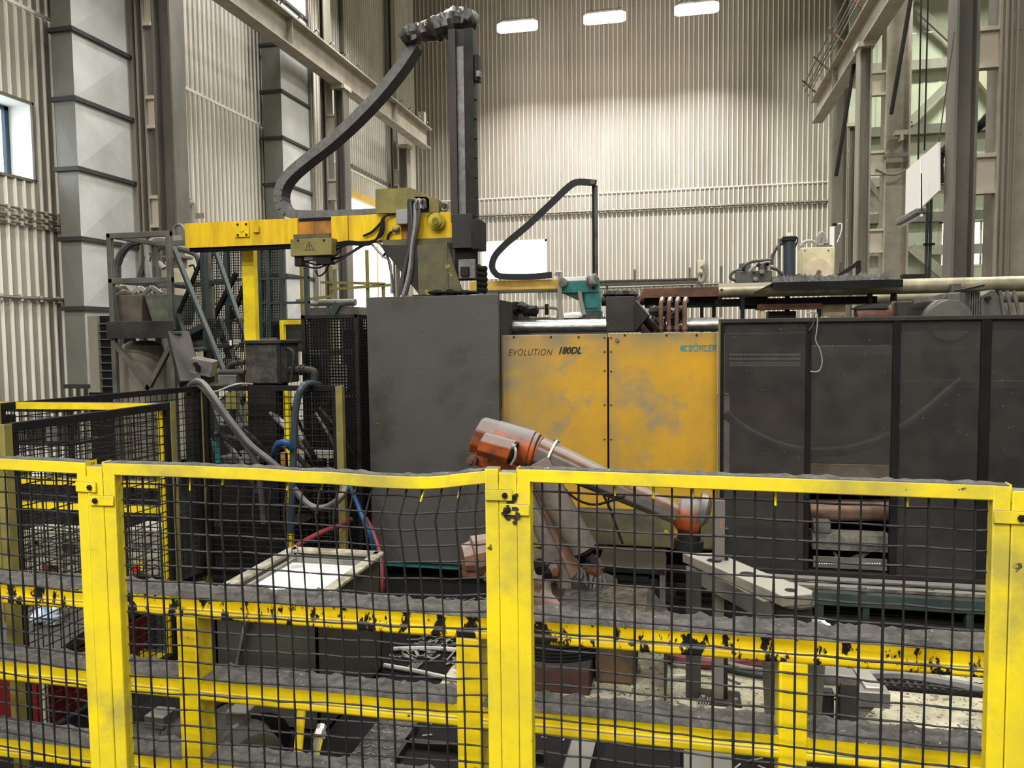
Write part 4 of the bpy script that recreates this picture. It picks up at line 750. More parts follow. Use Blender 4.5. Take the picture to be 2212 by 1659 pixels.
for i in range(9):
    k = i / 8; x1 = 893 + 26 * k; pts = [(x1, 452 - 10 * rr.random()), (x1 - 3, 432), (x1 - 12, 436 + 8 * k), (884 + 20 * k, 480), (878 + 18 * k + rr.uniform(-3, 3), 530), (870 + 16 * k + rr.uniform(-4, 4), 590), (862 + 14 * k, 638)]
    big = i in (2, 5, 8); mk('cable', G().tube([PY(x, y, YG - .09 - .02 * (i % 3)) for x, y in pts], .016 if big else .009, 8), MT['hosel'] if i in (5, 7) else (MT['blueblack'] if i % 3 == 1 else MT['hose']), Q)
g = G()
for i in range(11): k = rr.random(); g.tube([PY(852, 458 + 4 * k, YG - .05), PY(832 - 6 * k, 470, YG - .06), PY(831 - 10 * k, 495, YG - .07), PY(822 - 12 * k, 512 + 6 * k, YG - .07), PY(790, 522 + 8 * k, YG - .08), PY(750, 520 + 10 * k, YG - .08), PY(722, 524 + 22 * k, YG - .05)], .007, 5)
mk('cable_bundle', g, MT['black'], Q, kind='stuff')
for pts, m in (([(720, 570), (760, 545), (800, 522), (818, 524), (835, 548), (845, 590), (852, 636)], 'hose'), ([(716, 560), (745, 553), (780, 532), (800, 527)], 'black'), ([(800, 524), (826, 552), (842, 566), (846, 610), (846, 634)], 'hosel'), ([(846, 500), (838, 512), (836, 540), (826, 556)], 'black'), ([(826, 478), (805, 500), (785, 510)], 'black')):
    mk('cable', G().tube([PY(x, y, YG - .04) for x, y in pts], .012, 7), MT[m], Q)
mk('sensor', G().cyl(PY(848, 497, YG - .05), PY(862, 495, YG - .05), .02, n=10), MT['zinc'], Q)
jb = mk('junction_box', G().pbox(627, 515, 716, 552, YG - .16, .13), MT['yolive'], Q, bev=.005, label='olive junction box with warning triangle')
mk('hanger_strap', G().pbox(634, 505, 712, 516, YG - .04, .03), MT['ydirty'], Q)
# warning triangle with flash
def tri(px, py, s): c = PY(px, py, YG - .162); return [c + Vector((s * cos(a), 0, s * sin(a))) for a in (pi / 2, pi / 2 + 2 * pi / 3, pi / 2 + 4 * pi / 3)]
to, ti = tri(668, 534, .055), tri(668, 534, .043); g = G().add(to + ti, [(0, 1, 4, 3), (1, 2, 5, 4), (2, 0, 3, 5)]); c = PY(668, 534, YG - .162); g.box(c.x - .004, c.x + .004, c.y - .001, c.y, c.z - .006, c.z + .024).box(c.x - .004, c.x + .004, c.y - .001, c.y, c.z - .018, c.z - .011)
mk('warning_sign', g, MT['ink'], jb, ang=0)
for px, py in ((644, 519), (700, 519)): q = PY(px, py, YG - .16); mk('screw', G().cyl(q, q - Vector((0, .006, 0)), .01, n=8), MT['iron'], jb)
for x0, x1, y0, y1, m in ((636, 652, 553, 575, 'iron'), (656, 676, 553, 563, 'zinc'), (682, 714, 553, 571, 'iron')): mk('plug', G().pbox(x0, y0, x1, y1, YG - .13, .08), MT[m], jb, bev=.006)
for pts in ([(655, 570), (672, 578), (690, 578), (712, 568)], [(660, 565), (690, 572), (720, 556), (736, 540)], [(712, 570), (700, 590), (688, 596), (682, 584)]): mk('cable', G().tube([PY(x, y, YG - .1) for x, y in pts], .008, 6), MT['black'], jb)
# mast
YM2 = 6.5
def mpart(n, x0, x1, y0, y1, Y, d, m, par=Q): return mk(n, G().pbox(x0, y0, x1, y1, Y, d), m if not isinstance(m, str) else MT[m], par, bev=.004)
ms = mpart('mast', 971, 1024, 62, 480, YM2 + .05, .12, mat('mast_black', '#191514', .6, .1, var='#241f1d', vs=6)); mk('mast_rail', G().pbox(971, 62, 986, 480, YM2, .05), mat('mast_flange', '#231d1c', .6, var='#332d2b', vs=9, streak=.2), ms); mk('mast_rail', G().pbox(1006, 62, 1024, 500, YM2 - .02, .07), MT['iron'], ms)
mk('scraped_strip', G().pbox(988, 100, 1004, 480, YM2 + .04, .02), MT['zinc'], ms)
for i in range(7): q = PY(1025, 215 + i * 42, YM2); mk('bolt', G().cyl(q, q + Vector((.02, 0, 0)), .012, n=6), MT['iron'], ms)
mpart('limit_switch', 1024, 1034, 117, 174, YM2, .08, 'iron'); mpart('limit_switch', 1028, 1037, 152, 166, YM2 - .02, .06, 'zinc')
mpart('carriage', 976, 1020, 462, 536, YM2 - .08, .2, mat('carriage', '#231f20', .6, var='#191615', vs=5)); mpart('carriage_plate', 1018, 1037, 474, 538, YM2 - .1, .22, 'iron')
for k in range(5): q = PY(1037, 482 + k * 12, YM2); mk('bolt', G().cyl(q - Vector((.005, .05, 0)), q + Vector((.015, -.05, 0)), .01, n=6), MT['iron'], Q)
mpart('gripper_arm', 983, 1024, 536, 604, YM2 - .02, .14, 'black'); mpart('gripper_plate', 990, 1026, 560, 602, YM2 - .05, .03, 'zinc'); mpart('gripper_pad', 994, 1012, 576, 596, YM2 - .08, .03, 'iron')
for k in range(5): c = PY(1041, 577 + k * 11.5, YM2 - .1); mk('suction_bellows', G().lathe(c - Vector((.045, 0, .006)), c + Vector((.045, 0, -.02)), [(0, .012), (.15, .02), (.6, .026), (.85, .03), (1, .02)], 12), MT['rubber'], Q)
mk('bellows_plate', G().pbox(1029, 571, 1036, 632, YM2 - .09, .05), MT['iron'], Q)
# drag chain
path = [(893, 92), (862, 140), (815, 199), (762, 255), (708, 304), (655, 345), (619, 377), (602, 404), (600, 432), (613, 455), (640, 463), (700, 464), (765, 462), (835, 459)]
pp = [PY(x, y, YG + .02) for x, y in path]; q = [pp[0] * 2 - pp[1]] + pp + [pp[-1] * 2 - pp[-2]]; fine = []
for i in range(1, len(q) - 2):
    p0, p1, p2, p3 = q[i - 1:i + 3]
    for k in range(12): t_ = k / 12; fine.append(.5 * ((2 * p1) + (p2 - p0) * t_ + (2 * p0 - 5 * p1 + 4 * p2 - p3) * t_ * t_ + (3 * p1 - p0 - 3 * p2 + p3) * t_ ** 3))
fine.append(pp[-1]); acc = [0]
for a, b in zip(fine, fine[1:]): acc.append(acc[-1] + (b - a).length)
def at(s):
    for i in range(len(acc) - 1):
        if acc[i + 1] >= s: t_ = (s - acc[i]) / max(1e-6, acc[i + 1] - acc[i]); return fine[i].lerp(fine[i + 1], t_)
    return fine[-1]
nl = 52; dl = acc[-1] / nl; W2, H2 = .085, .043
for i in range(nl):
    a, b = at(i * dl + .001), at((i + 1) * dl + .004); d = (b - a).normalized(); up = Vector((0, 1, 0)); s_ = d.cross(up).normalized()
    g = G().obox((a + b) / 2 + Vector((0, W2, 0)), d * ((b - a).length / 2), up * W2, s_ * H2); me = mesh_of('chain_link', g, [MT['chain'], MT['chaint']], 0); 
    for pgn in me.polygons: pgn.material_index = 1 if pgn.normal.y < -.7 else 0
    mk('chain_link', me, None, Q, bev=.003)
def bagtube(pts, rs, n, sub, amp, seed):
    g = G(); g.tube(pts, 1, n, sub); k = len(g.v) // n; m = len(rs) - 1; cs = []
    for j in range(k):
        ring = g.v[j * n:(j + 1) * n]; c = sum((Vector(v) for v in ring), Vector()) / n; u = j / (k - 1) * m; i0 = min(int(u), m - 1); r = rs[i0] + (rs[i0 + 1] - rs[i0]) * (u - i0)
        for i in range(n):
            d = Vector(ring[i]) - c; d = d.normalized(); rr_ = r * (1 + amp * noise.noise(Vector((i * .75, j * .4, seed))) + amp * .25 * noise.noise(Vector((i * 2.1, j * 2.3, seed + 4)))); g.v[j * n + i] = tuple(c + d * rr_)
    return g
g = bagtube([PY(x, y, YG) for x, y in ((869, 88), (884, 76), (908, 71), (938, 62), (968, 54), (990, 48), (1012, 50), (1022, 66))], [.05, .08, .085, .1, .115, .125, .11, .03], 15, 5, .42, 3)
mk('wrapped_hose_elbow', g, MT['bag'], Q, ang=24, label='hose elbow wrapped in black film')
# ============================================================ welding-style handling robot
YR = 4.8
R = thing('robot_arm', 'dusty orange industrial robot arm reaching right behind the centre fence post', 'robot')
def rp(x, y, dy=0): return PY(x, y, YR + dy)
E0, E1 = rp(1075, 945), rp(1165, 985); D = (E1 - E0).normalized(); Nf = Vector((0, -1, 0)); U = D.cross(Nf).normalized(); U = U if U.z > 0 else -U
def octo(g, a, b, ru, rn, ru2=None, rn2=None, ch=.42):
    ru2 = ru2 or ru; rn2 = rn2 or rn; o8 = [(1, ch), (ch, 1), (-ch, 1), (-1, ch), (-1, -ch), (-ch, -1), (ch, -1), (1, -ch)]; a = Vector(a); b = Vector(b)
    vs = [a + Nf * x * rn + U * y * ru for x, y in o8] + [b + Nf * x * rn2 + U * y * ru2 for x, y in o8]
    return g.add(vs, [(i, (i + 1) % 8, 8 + (i + 1) % 8, 8 + i) for i in range(8)] + [tuple(range(8))[::-1], tuple(range(8, 16))])
mk('gearbox_cover', octo(G(), rp(1030, 938), rp(1074, 950), .118, .12), MT['orange'], R, bev=.012, label='orange end cover topped with dust')
mk('elbow_housing', G().cyl(rp(1070, 949), rp(1148, 972), .125, n=22).cyl(rp(1148, 972), rp(1158, 975), .118, n=22).cyl(rp(1158, 975), rp(1164, 977), .1, n=22), MT['orange'], R, bev=.006)
mt = octo(G(), rp(1040, 958, -.17), rp(1106, 977, -.17), .075, .075); mb = mk('motor', mt, MT['orange'], R, bev=.006, label='orange hexagonal motor with dusty top')
mk('motor_cap', octo(G(), rp(1100, 976, -.17), rp(1112, 979, -.17), .07, .07), MT['black'], mb, bev=.006); mk('connector', G().cyl(rp(1106, 964, -.25), rp(1113, 966, -.25), .018, n=10), MT['zinc'], mb); mk('cable', G().tube([rp(1112, 966, -.25), rp(1114, 975, -.27), rp(1112, 990, -.27), rp(1104, 1004, -.25)], .008, 6), MT['hosel'], mb)
c = rp(1024, 992, -.06); mk('pivot_boss', G().cyl(c, c + Vector((0, -.07, 0)), .033, n=16).cyl(c + Vector((0, -.07, 0)), c + Vector((0, -.09, 0)), .016, n=12), MT['rust'], R); mk('lower_casting', G().obox(rp(1078, 1000, .02), D * .16, Nf * .09, U * .06), MT['orange'], R, bev=.02)
A0, A1 = rp(1162, 976), rp(1478, 1118)
D2 = (A1 - A0).normalized(); U_s = U; U = D2.cross(Nf).normalized(); U = U if U.z > 0 else -U
mk('forearm', octo(G(), A0, A1, .098, .1, .058, .07), MT['robgrey'], R, bev=.008, label='dusty tapered forearm'); mk('forearm_rib', octo(G(), A0 + U * .06 + Nf * .05, A1 + U * .03 + Nf * .04, .035, .04, .03, .03), MT['pink'], R, bev=.008)
g = G(); c = A0 + D2 * .085
g.tube([c + Nf * .118 * cos(a) + U * .118 * sin(a) for a in [2 * pi * k / 18 for k in range(19)]], .007, 6, 1); mk('cable_tie', g, MT['white'], R); mk('tie_hook', G().tube([c + U * .12 + D2 * x for x in (-.02, 0, .02)] , .012, 6, 3), MT['gold'], R)
B0, B1 = rp(1465, 1105), rp(1512, 1120); w = mk('wrist', G().lathe(rp(1455, 1108), rp(1518, 1120), [(0, .06), (.2, .1), (.7, .115), (.9, .1), (1, .05)], 20), MT['orange'], R, label='orange wrist joint')
mk('wrist_cap', G().lathe(rp(1508, 1100, -.02), rp(1536, 1108, -.02), [(0, .11), (.5, .105), (.85, .07), (1, .01)], 20), MT['zinc'], w); mk('tool_flange', G().cyl(rp(1490, 1132), rp(1488, 1165), .07, n=16).cyl(rp(1488, 1165), rp(1487, 1185), .09, n=16), MT['iron'], R)
mk('lower_arm', G().lathe(rp(1262, 1325), rp(1128, 1008), [(0, .12), (.1, .11), (.5, .085), (.9, .09), (1, .1)], 16), MT['pink'], R, label='faded orange lower arm')
mk('lower_arm_web', G().bar(rp(1240, 1300, -.06), rp(1120, 1020, -.06), .1, .14, up=Vector((0, 1, 0))), MT['robgrey'], R, bev=.03)
bc = mk('balance_cylinder', G().cyl(rp(1158, 1000, -.12), rp(1262, 1186, -.12), .085, n=20), MT['robgrey'], R, label='grey balancing cylinder'); mk('cylinder_end', G().cyl(rp(1261, 1184, -.12), rp(1265, 1192, -.12), .075, n=20), MT['black'], bc); mk('rod', G().cyl(rp(1264, 1190, -.12), rp(1288, 1236, -.12), .022, n=10).cyl(rp(1272, 1200, -.14), rp(1283, 1216, -.14), .03, n=10), MT['iron'], bc)
mk('clevis', G().blob(rp(1284, 1225, -.08), .06, .07, .07, 9, 6, .4, 2), MT['rust'], R)
mk('shoulder_casting', G().blob(rp(1196, 1300, .05), .17, .26, .2, 14, 9, .5, 5), MT['pink'], R, ang=60); mk('shoulder_casting', G().blob(rp(1262, 1290, .02), .14, .2, .2, 12, 8, .6, 8), MT['iron'], R, ang=60)
mk('side_motor', G().lathe(rp(1075, 1190, .05), rp(1000, 1205, -.05), [(0, .12), (.7, .13), (.75, .1), (1, .085)], 9), MT['pink'], R, ang=0, label='faded pink motor casing left of the post'); mk('motor_skirt', G().pbox(995, 1215, 1052, 1252, YR - .05, .2), MT['rust'], R, bev=.02)
mk('shoulder_link', G().bar(rp(1060, 1215, .03), rp(1200, 1300, .05), .22, .2), MT['pink'], R, bev=.03)
for px, py, r in ((1165, 1215, .035), (1180, 1228, .03)): c = rp(px, py, -.16); mk('cable_gland', G().cyl(c, c + Vector((.02, -.07, -.03)), r, n=12), MT['rubber'], R)
mk('cable_gland', G().blob(rp(1196, 1232, -.16), .05, .05, .05, 8, 6, .3), MT['rust'], R)
mk('shield_plate', G().add([rp(1145, 1180, -.15), rp(1210, 1197, -.2), rp(1212, 1204, -.2), rp(1150, 1235, -.15)], [(0, 1, 2, 3), (3, 2, 1, 0)]), MT['robgrey'], R, ang=0)
g = G(); rr = random.Random(5)
for i in range(12): x = rr.uniform(1250, 1305); g.tube([rp(x, 1240 + rr.uniform(-15, 10), -.1), rp(x + rr.uniform(-8, 8), 1275, -.14), rp(x + rr.uniform(-12, 12), 1325, -.12)], .009, 5)
mk('cable_bundle', g, MT['hose'], R, kind='stuff')
for pts in ([(1205, 1040), (1240, 1075), (1280, 1090), (1320, 1082), (1350, 1072)], [(1300, 1062), (1318, 1100), (1332, 1140), (1345, 1175)], [(1210, 1030), (1250, 1045), (1300, 1062), (1340, 1075)]): mk('cable', G().tube([rp(x, y, -.12) for x, y in pts], .008, 6), MT['rubber'], R)
bc_ = PZ(1235, 1475, 0); bc_ = Vector((bc_.x, YR + .05, 0))
mk('pedestal', G().lathe(bc_, bc_ + Vector((0, 0, .42)), [(0, .34), (.1, .34), (.15, .24), (.7, .21), (.75, .24), (1, .22)], 20), mat('base_rust', '#3d2a22', .7, var='#241d1a', vs=7, dust='#2f2a26'), R)
mk('base_flange', G().box(bc_.x - .46, bc_.x + .12, bc_.y - .72, bc_.y + .3, 0, .15), mat('base_red', '#43271f', .7, var='#261d1a', vs=7, dust='#35302c'), R, bev=.01)
mk('orange_bracket', G().box(bc_.x - .24, bc_.x - .05, bc_.y - .5, bc_.y - .42, .2, .36), MT['orange'], R, bev=.01); mk('bracket_cutout', G().prism([(bc_.x - .22, .35), (bc_.x - .12, .35), (bc_.x - .09, .31), (bc_.x - .16, .24), (bc_.x - .22, .27)], 'y', bc_.y - .512, bc_.y - .5), MT['black'], R)
g = G()
for k in range(5): g.tube([(bc_.x + cos(a) * .3 - .12, bc_.y - .4 + sin(a) * .26, .16 + k * .02) for a in [2 * pi * j / 20 for j in range(21)]], .011, 6, 1)
mk('coiled_cable', g, MT['rubber'], R)
mk('base_box', G().box(bc_.x + .13, bc_.x + .36, bc_.y - .55, bc_.y - .2, .0, .27), mat('base_box', '#57412f', .7, var='#3a2f27', vs=6, dust='#67604f'), R, bev=.02)
# bent cover plate right of the base
t = thing('cover_plate', 'dark bent steel guard plate on the floor right of the robot base', 'guard plate'); cp = PZ(1400, 1500, 0); x1 = cp.x + .1; x0 = x1 - .62; zt = .45
mk('top_sheet', G().prism([(x0, zt - .03), (x1 - .12, zt), (x1 - .12, zt - .012), (x0, zt - .042)], 'y', cp.y - .1, cp.y + .5), MT['tread'], t); mk('side_sheet', G().prism([(x1 - .12, zt), (x1, zt - .14), (x1, 0), (x1 - .012, 0), (x1 - .012, zt - .14), (x1 - .13, zt - .012)], 'y', cp.y - .1, cp.y + .5), MT['grime'], t); mk('leg', G().box(x0, x0 + .03, cp.y + .45, cp.y + .5, 0, zt - .04), MT['iron'], t)
# grey table-like guide beneath the robot wrist
t = thing('catch_box', 'grey steel chute box with slotted rim under the robot wrist', 'chute')
g = G(); YK = 5.25
mk('front', G().pbox(1305, 1250, 1420, 1345, YK, .03), MT['iron'], t); mk('rim', G().pbox(1290, 1226, 1436, 1238, YK - .03, .5), MT['iron'], t); mk('cheek', G().pbox(1425, 1236, 1437, 1345, YK - .02, .4), MT['zinc'], t); mk('slot', G().pbox(1312, 1244, 1402, 1256, YK - .012, .02), MT['black'], t); mk('base', G().box(PY(1305, 1300, YK).x, PY(1437, 1300, YK).x, YK, YK + .4, 0, PY(1370, 1344, YK).z), MT['black'], t)
# orange-flaked post
t = thing('guide_post', 'slim rusty post with bolted foot right of the robot', 'post'); bp = PZ(1551, 1512, 0)
mk('tube', G().box(bp.x - .03, bp.x + .03, bp.y - .02, bp.y + .04, .012, PY(1545, 1078, bp.y).z), mat('flaked_post', '#68635f', .55, .1, chip='#a5623f', cs=7, ct=.56, cstreak=.4), t, bev=.004); mk('channel_lip', G().box(bp.x + .03, bp.x + .05, bp.y - .01, bp.y + .03, .012, .95), MT['iron'], t)
ft = mk('foot_plate', G().box(bp.x - .11, bp.x + .12, bp.y - .08, bp.y + .1, 0, .012), MT['iron'], t)
for sx in (-.08, .09): mk('bolt', G().cyl((bp.x + sx, bp.y - .04, .012), (bp.x + sx, bp.y - .04, .035), .014, n=6), MT['zinc'], ft)
# parking plate with holes
t = thing('parking_plate', 'pale thick steel plate with holes slanting toward the fence on a stand', 'plate'); ZP = .78
o = [PZ(x, y, ZP) for x, y in ((1474, 1194), (1552, 1194), (1640, 1231), (1757, 1275), (1754, 1283), (1690, 1287), (1662, 1274))]
mk('plate', G().prism([(p.x, p.y) for p in o], 'z', ZP - .055, ZP), mat('pale_plate', '#8d897e', .5, .25, var='#6f6b62', vs=7, dust='#918d82'), t, bev=.006); mk('under_rail', G().bar(o[0].lerp(o[1], .3) - Zv * .1, o[6] - Zv * .1, .06, .09), MT['grey'], t)
for px, py in ((1543, 1211), (1615, 1240), (1708, 1275)): p = PZ(px, py, ZP); mk('hole', G().cyl(p + Zv * .0006, p - Zv * .002, .04 if px < 1700 else .028, n=16), MT['black'], t)
p = PZ(1718, 1282, ZP); p = p + Vector((0, .06, 0))
for k, (z0, z1, r, m) in enumerate(((.74, .725, .1, 'grime'), (.72, .655, .085, 'iron'), (.655, .64, .105, 'zinc'), (.64, .6, .1, 'grime'))): mk('spacer', G().cyl((p.x, p.y, z1 - .01), (p.x, p.y, z0 - .014), r, n=14), MT[m], t)
mk('column', G().cyl((p.x, p.y, 0), (p.x, p.y, .59), .05, n=12), MT['iron'], t); mk('column', G().box(o[0].x + .02, o[0].x + .1, o[0].y - .12, o[0].y - .04, 0, ZP - .06), MT['grime'], t)
g = G(); c = Vector((p.x, p.y - .02, .62)); g.tube([c + Vector((cos(a) * .155, sin(a) * .12, .02 * noise.noise(Vector((a * 3, 1, 1))))) for a in [2 * pi * k / 26 for k in range(27)]], .012, 6, 1, .4); bk = thing('torn_bucket', 'dark bucket with torn pale rim under the end of the plate', 'bucket'); mk('rim', g, MT['fitting'], bk); mk('shell', G().lathe((c.x, c.y, 0), (c.x, c.y, .62), [(0, .12), (1, .152)], 18), MT['grey'], bk)
# small steel stand on the floor at right
t = thing('steel_stand', 'low grey steel bracket stand on the floor behind the right fence panel', 'stand'); z0 = .5
sp = PZ(1835, 1600, 0); Y0 = sp.y
def sb(x0, y0, x1, y1, dy, d, m, n): return mk(n, G().pbox(x0, y0, x1, y1, Y0 + dy, d), MT[m], t, bev=.006)
sb(1815, 1478, 1851, 1600, 0, .1, 'grime', 'leg'); sb(1772, 1495, 1802, 1590, .12, .06, 'grime', 'leg'); sb(1745, 1458, 1852, 1482, .02, .1, 'zinc', 'top_bar'); sb(1851, 1496, 1924, 1530, 0, .1, 'zinc', 'side_bar'); p = PY(1868, 1440, Y0 + .3)
za = PY(1880, 1488, Y0).z; mk('cross_bar', G().hexa([Vector(v) for v in ((PY(1858, 1480, Y0).x, Y0 + .5, za - .06), (PY(1890, 1480, Y0).x, Y0 + .5, za - .06), (PY(1872, 1480, Y0).x, Y0 + .02, za - .06), (PY(1912, 1480, Y0).x, Y0 + .02, za - .06), (PY(1858, 1480, Y0).x, Y0 + .5, za), (PY(1890, 1480, Y0).x, Y0 + .5, za), (PY(1872, 1480, Y0).x, Y0 + .02, za), (PY(1912, 1480, Y0).x, Y0 + .02, za))]), MT['rail'], t, bev=.006)
mk('gusset', G().prism(outl([(1851, 1530), (1888, 1530), (1851, 1565)], Y0 + .04), 'y', Y0 + .04, Y0 + .055), MT['zinc'], t); mk('gusset', G().prism(outl([(1800, 1510), (1818, 1528), (1818, 1510)], Y0 + .06), 'y', Y0 + .06, Y0 + .07), MT['grime'], t)
mk('foot', G().box(sp.x - .06, sp.x + .08, Y0 - .03, Y0 + .14, 0, .012), MT['iron'], t)
# ============================================================ quench tank, pumps, carts near the fence on the left
T = thing('quench_tank', 'grey steel tank brimming with white milky liquid left of the robot', 'tank')
ZR = .70; xr = PZ(820, 1200, ZR); xl = PZ(622, 1192, ZR); YB2, YF2 = xr.y, 3.42; x1 = xr.x; x0 = xl.x + .02
mk('shell', G().box(x0, x1, YF2, YF2 + .012, .05, ZR).box(x0, x1, YB2 - .012, YB2, .0, ZR).box(x0, x0 + .012, YF2, YB2, .0, ZR).box(x1 - .012, x1, YF2, YB2, .0, ZR).box(x0, x1, YF2, YB2, .0, .02), mat('tank_shell', '#45423a', .6, .2, var='#2f2d27', vs=3, vw=.2, streak=.3), T)
mk('rim', G().box(x0 - .03, x0 + .035, YF2 - .02, YB2 + .02, ZR, ZR + .02).box(x1 - .035, x1 + .03, YF2 - .02, YB2 + .02, ZR, ZR + .02).box(x0, x1, YB2 - .04, YB2 + .03, ZR, ZR + .02).box(x0 - .03, x1 + .01, YF2 - .03, YF2 + .03, ZR, ZR + .02), mat('tank_rim', '#a9a38f', .55, .1, var='#6f6a5c', vs=9), T, bev=.004)
mk('inner_rail', G().box(x0 + .09, x0 + .11, YF2, YB2 - .1, ZR - .005, ZR + .012).box(x0 + .06, x1 - .03, YB2 - .16, YB2 - .13, ZR - .02, ZR + .01), MT['zinc'], T)
mk('milky_liquid', G().box(x0 + .013, x1 - .013, YF2 + .013, YB2 - .013, ZR - .1, ZR - .05), MT['milk'], T); mk('lip_strip', G().box(x0 + .1, x1 - .16, YF2 - .05, YF2 - .03, ZR - .01, ZR + .004).box(x0 + .1, x1 - .16, YF2 - .055, YF2 - .03, ZR - .04, ZR - .03), MT['fitting'], T)
c = PZ(637, 1190, ZR + .05); g = G(); g.tube([c + Vector((cos(a) * .02, 0, sin(a) * .03)) for a in [2 * pi * k / 12 for k in range(13)]], .005, 6, 1); mk('lifting_ring', g, MT['zinc'], T)
mk('side_bar', G().bar((x0 + .22, YF2 - .03, ZR - .02), (x0 + .08, YF2 - .03, .12), .03, .012), MT['zinc'], T); mk('skid', G().box(x0 + .02, x0 + .1, YF2 + .02, YB2, 0, .05).box(x1 - .1, x1 - .02, YF2 + .02, YB2, 0, .05), MT['iron'], T)
def pump(px, py0, L, r, d, label, m, name='pump_motor'):
    t = thing(name, label, 'motor'); b = PZ(px, py0, 0); c = b + Vector((0, 0, r + .04)); d = Vector(d).normalized(); a_, b_ = c - d * L / 2, c + d * L / 2
    mk('barrel', G().lathe(a_, b_, [(0, r * .5), (0, r * .93), (.05, r), (.5, r), (.52, r * 1.06), (.6, r * 1.06), (.62, r * .98), (.95, r * .98), (1, r * .6)], 22), m, t); f = mk('fan_cover', G().lathe(a_ - d * .06, a_, [(0, r * .55), (.1, r * .95), (1, r * 1.02)], 22), MT['black'], t)
    mk('terminal_box', G().obox(c + Zv * (r + .02), Vector((.05, 0, 0)), Vector((0, .05, 0)), Zv * .03), MT['grey'], t, bev=.006); mk('foot', G().box(c.x - L * .3, c.x + L * .3, c.y - r * .8, c.y + r * .8, 0, .05), MT['iron'], t); return t
pump(352, 1668, .34, .1, (.85, .5, 0), 'black electric pump motor on the floor left of the tank front', MT['iron'])
pm = pump(527, 1690, .4, .13, (.75, -.66, 0), 'dusty metal pump barrel on the floor below the tank', mat('dusty_barrel', '#5b5a55', .4, .5, var='#3c3b37', vs=7, vw=.2), 'pump_barrel')
p = PZ(560, 1690, 0); mk('ring_clamp', G().lathe(Vector((p.x - .02, p.y + .02, .17)), Vector((p.x + .0, p.y, .17)), [(0, .14), (0, .15), (1, .15), (1, .14)], 22), MT['black'], pm)
t = thing('yellow_hoop', 'thin yellow pipe leg standing below the tank', 'pipe'); p = PZ(625, 1800, 0); mk('pipe', G().tube([(p.x - .07, p.y + .25, .52), (p.x - .03, p.y + .2, .5), (p.x, p.y + .08, .25), (p.x + .01, p.y, 0)], .018, 9, 4), MT['yellow'], t)
t = thing('yellow_lance', 'slanting yellow pipe with silver coupling below the tank corner', 'pipe'); a = PY(695, 1568, 3.05); b = PY(668, 1680, 2.85); mk('pipe', G().cyl(a.lerp(b, .25), a + (b - a) * 1.9, .02, n=10), MT['yellow'], t); mk('coupling', G().cyl(a, a.lerp(b, .12), .022, n=8).cyl(a.lerp(b, .12), a.lerp(b, .27), .028, n=6), MT['alu'], t)
t = thing('tread_ramp', 'narrow tread plate ramp dipping below the guard barrier', 'ramp'); xa, xb = PZ(805, 1570, .06).x, PZ(880, 1570, .06).x
mk('plate', G().box(xa, xb + .03, 2.75, PZ(840, 1555, .06).y, .045, .06), MT['tread'], t); g = G(); rr = random.Random(2)
for i in range(13):
    for j in range(6): x = xa + .02 + (xb - xa - .03) * j / 5; y = 2.78 + i * .066; s = .016 if (i + j) % 2 else -.016; g.bar((x - s, y - .012, .0615), (x + s, y + .012, .0615), .006, .004)
mk('tread_studs', g, MT['zinc'], t, kind='stuff'); mk('frame', G().box(xa, xa + .03, 2.75, 3.6, 0, .045).box(xb, xb + .03, 2.75, 3.6, 0, .045), MT['iron'], t)
t = thing('pit_stand_in', 'black stand-in box for a dark floor pit below the centre of the barrier', 'tray'); xa, xb = PZ(900, 1590, 0).x, PZ(1200, 1590, 0).x; mk('tray', G().box(xa, xb, 2.7, 3.4, .0, .03), MT['black'], t); mk('edge', G().box(xa, xb, 3.38, 3.4, .03, .07).box(xa, xa + .02, 2.7, 3.4, .03, .07), MT['iron'], t)  # flat black box added in place of the dark pit's shade
t = thing('steel_angle', 'loose flat grey steel angle lying across the dark pit edge', 'bar'); a, b = PZ(1270, 1570, .09), PZ(1235, 1700, .09); mk('flange', G().bar(a, b, .11, .012), MT['grey'], t); mk('flange', G().bar(a + Vector((-.055, 0, -.04)), b + Vector((-.055, 0, -.04)), .012, .09), MT['iron'], t)
for (xa, xb, y0, lab) in ((1285, 1470, 1592, 'dark stand-in plate below the right of the barrier'), (1476, 1580, 1606, 'light grey floor plate below the right of the barrier')):  # first plate is near-black, standing in for the dark pit
    p, q = PZ(xa, y0, .02), PZ(xb, y0, .02); one('floor_plate', G().box(p.x, q.x, 2.75, p.y, 0.004, .03), MT['rubber'] if xa < 1400 else MT['grey'], lab, 'plate', bev=.004)
# red cart with sloping grey lid behind the near black fence
t = thing('red_bin', 'dark red steel bin with sloping grey lid behind the near black fence', 'bin'); X1 = -3.16
mk('body', G().box(-3.62, X1, 3.22, 4.0, .03, .34), MT['red'], t, bev=.006); mk('corner_edge', G().box(X1 - .01, X1 + .004, 3.2, 3.225, .03, .4), MT['pale'], t); mk('lid', G().hexa([Vector(v) for v in ((-3.62, 3.22, .36), (X1, 3.22, .36), (-3.62, 4.0, .36), (X1, 4.0, .36), (-3.62, 3.22, .42), (X1, 3.22, .38), (-3.62, 4.0, .56), (X1, 4.0, .52))]), MT['grime'], t); mk('skid', G().box(-3.6, X1 - .03, 3.25, 3.97, 0, .03), MT['black'], t)
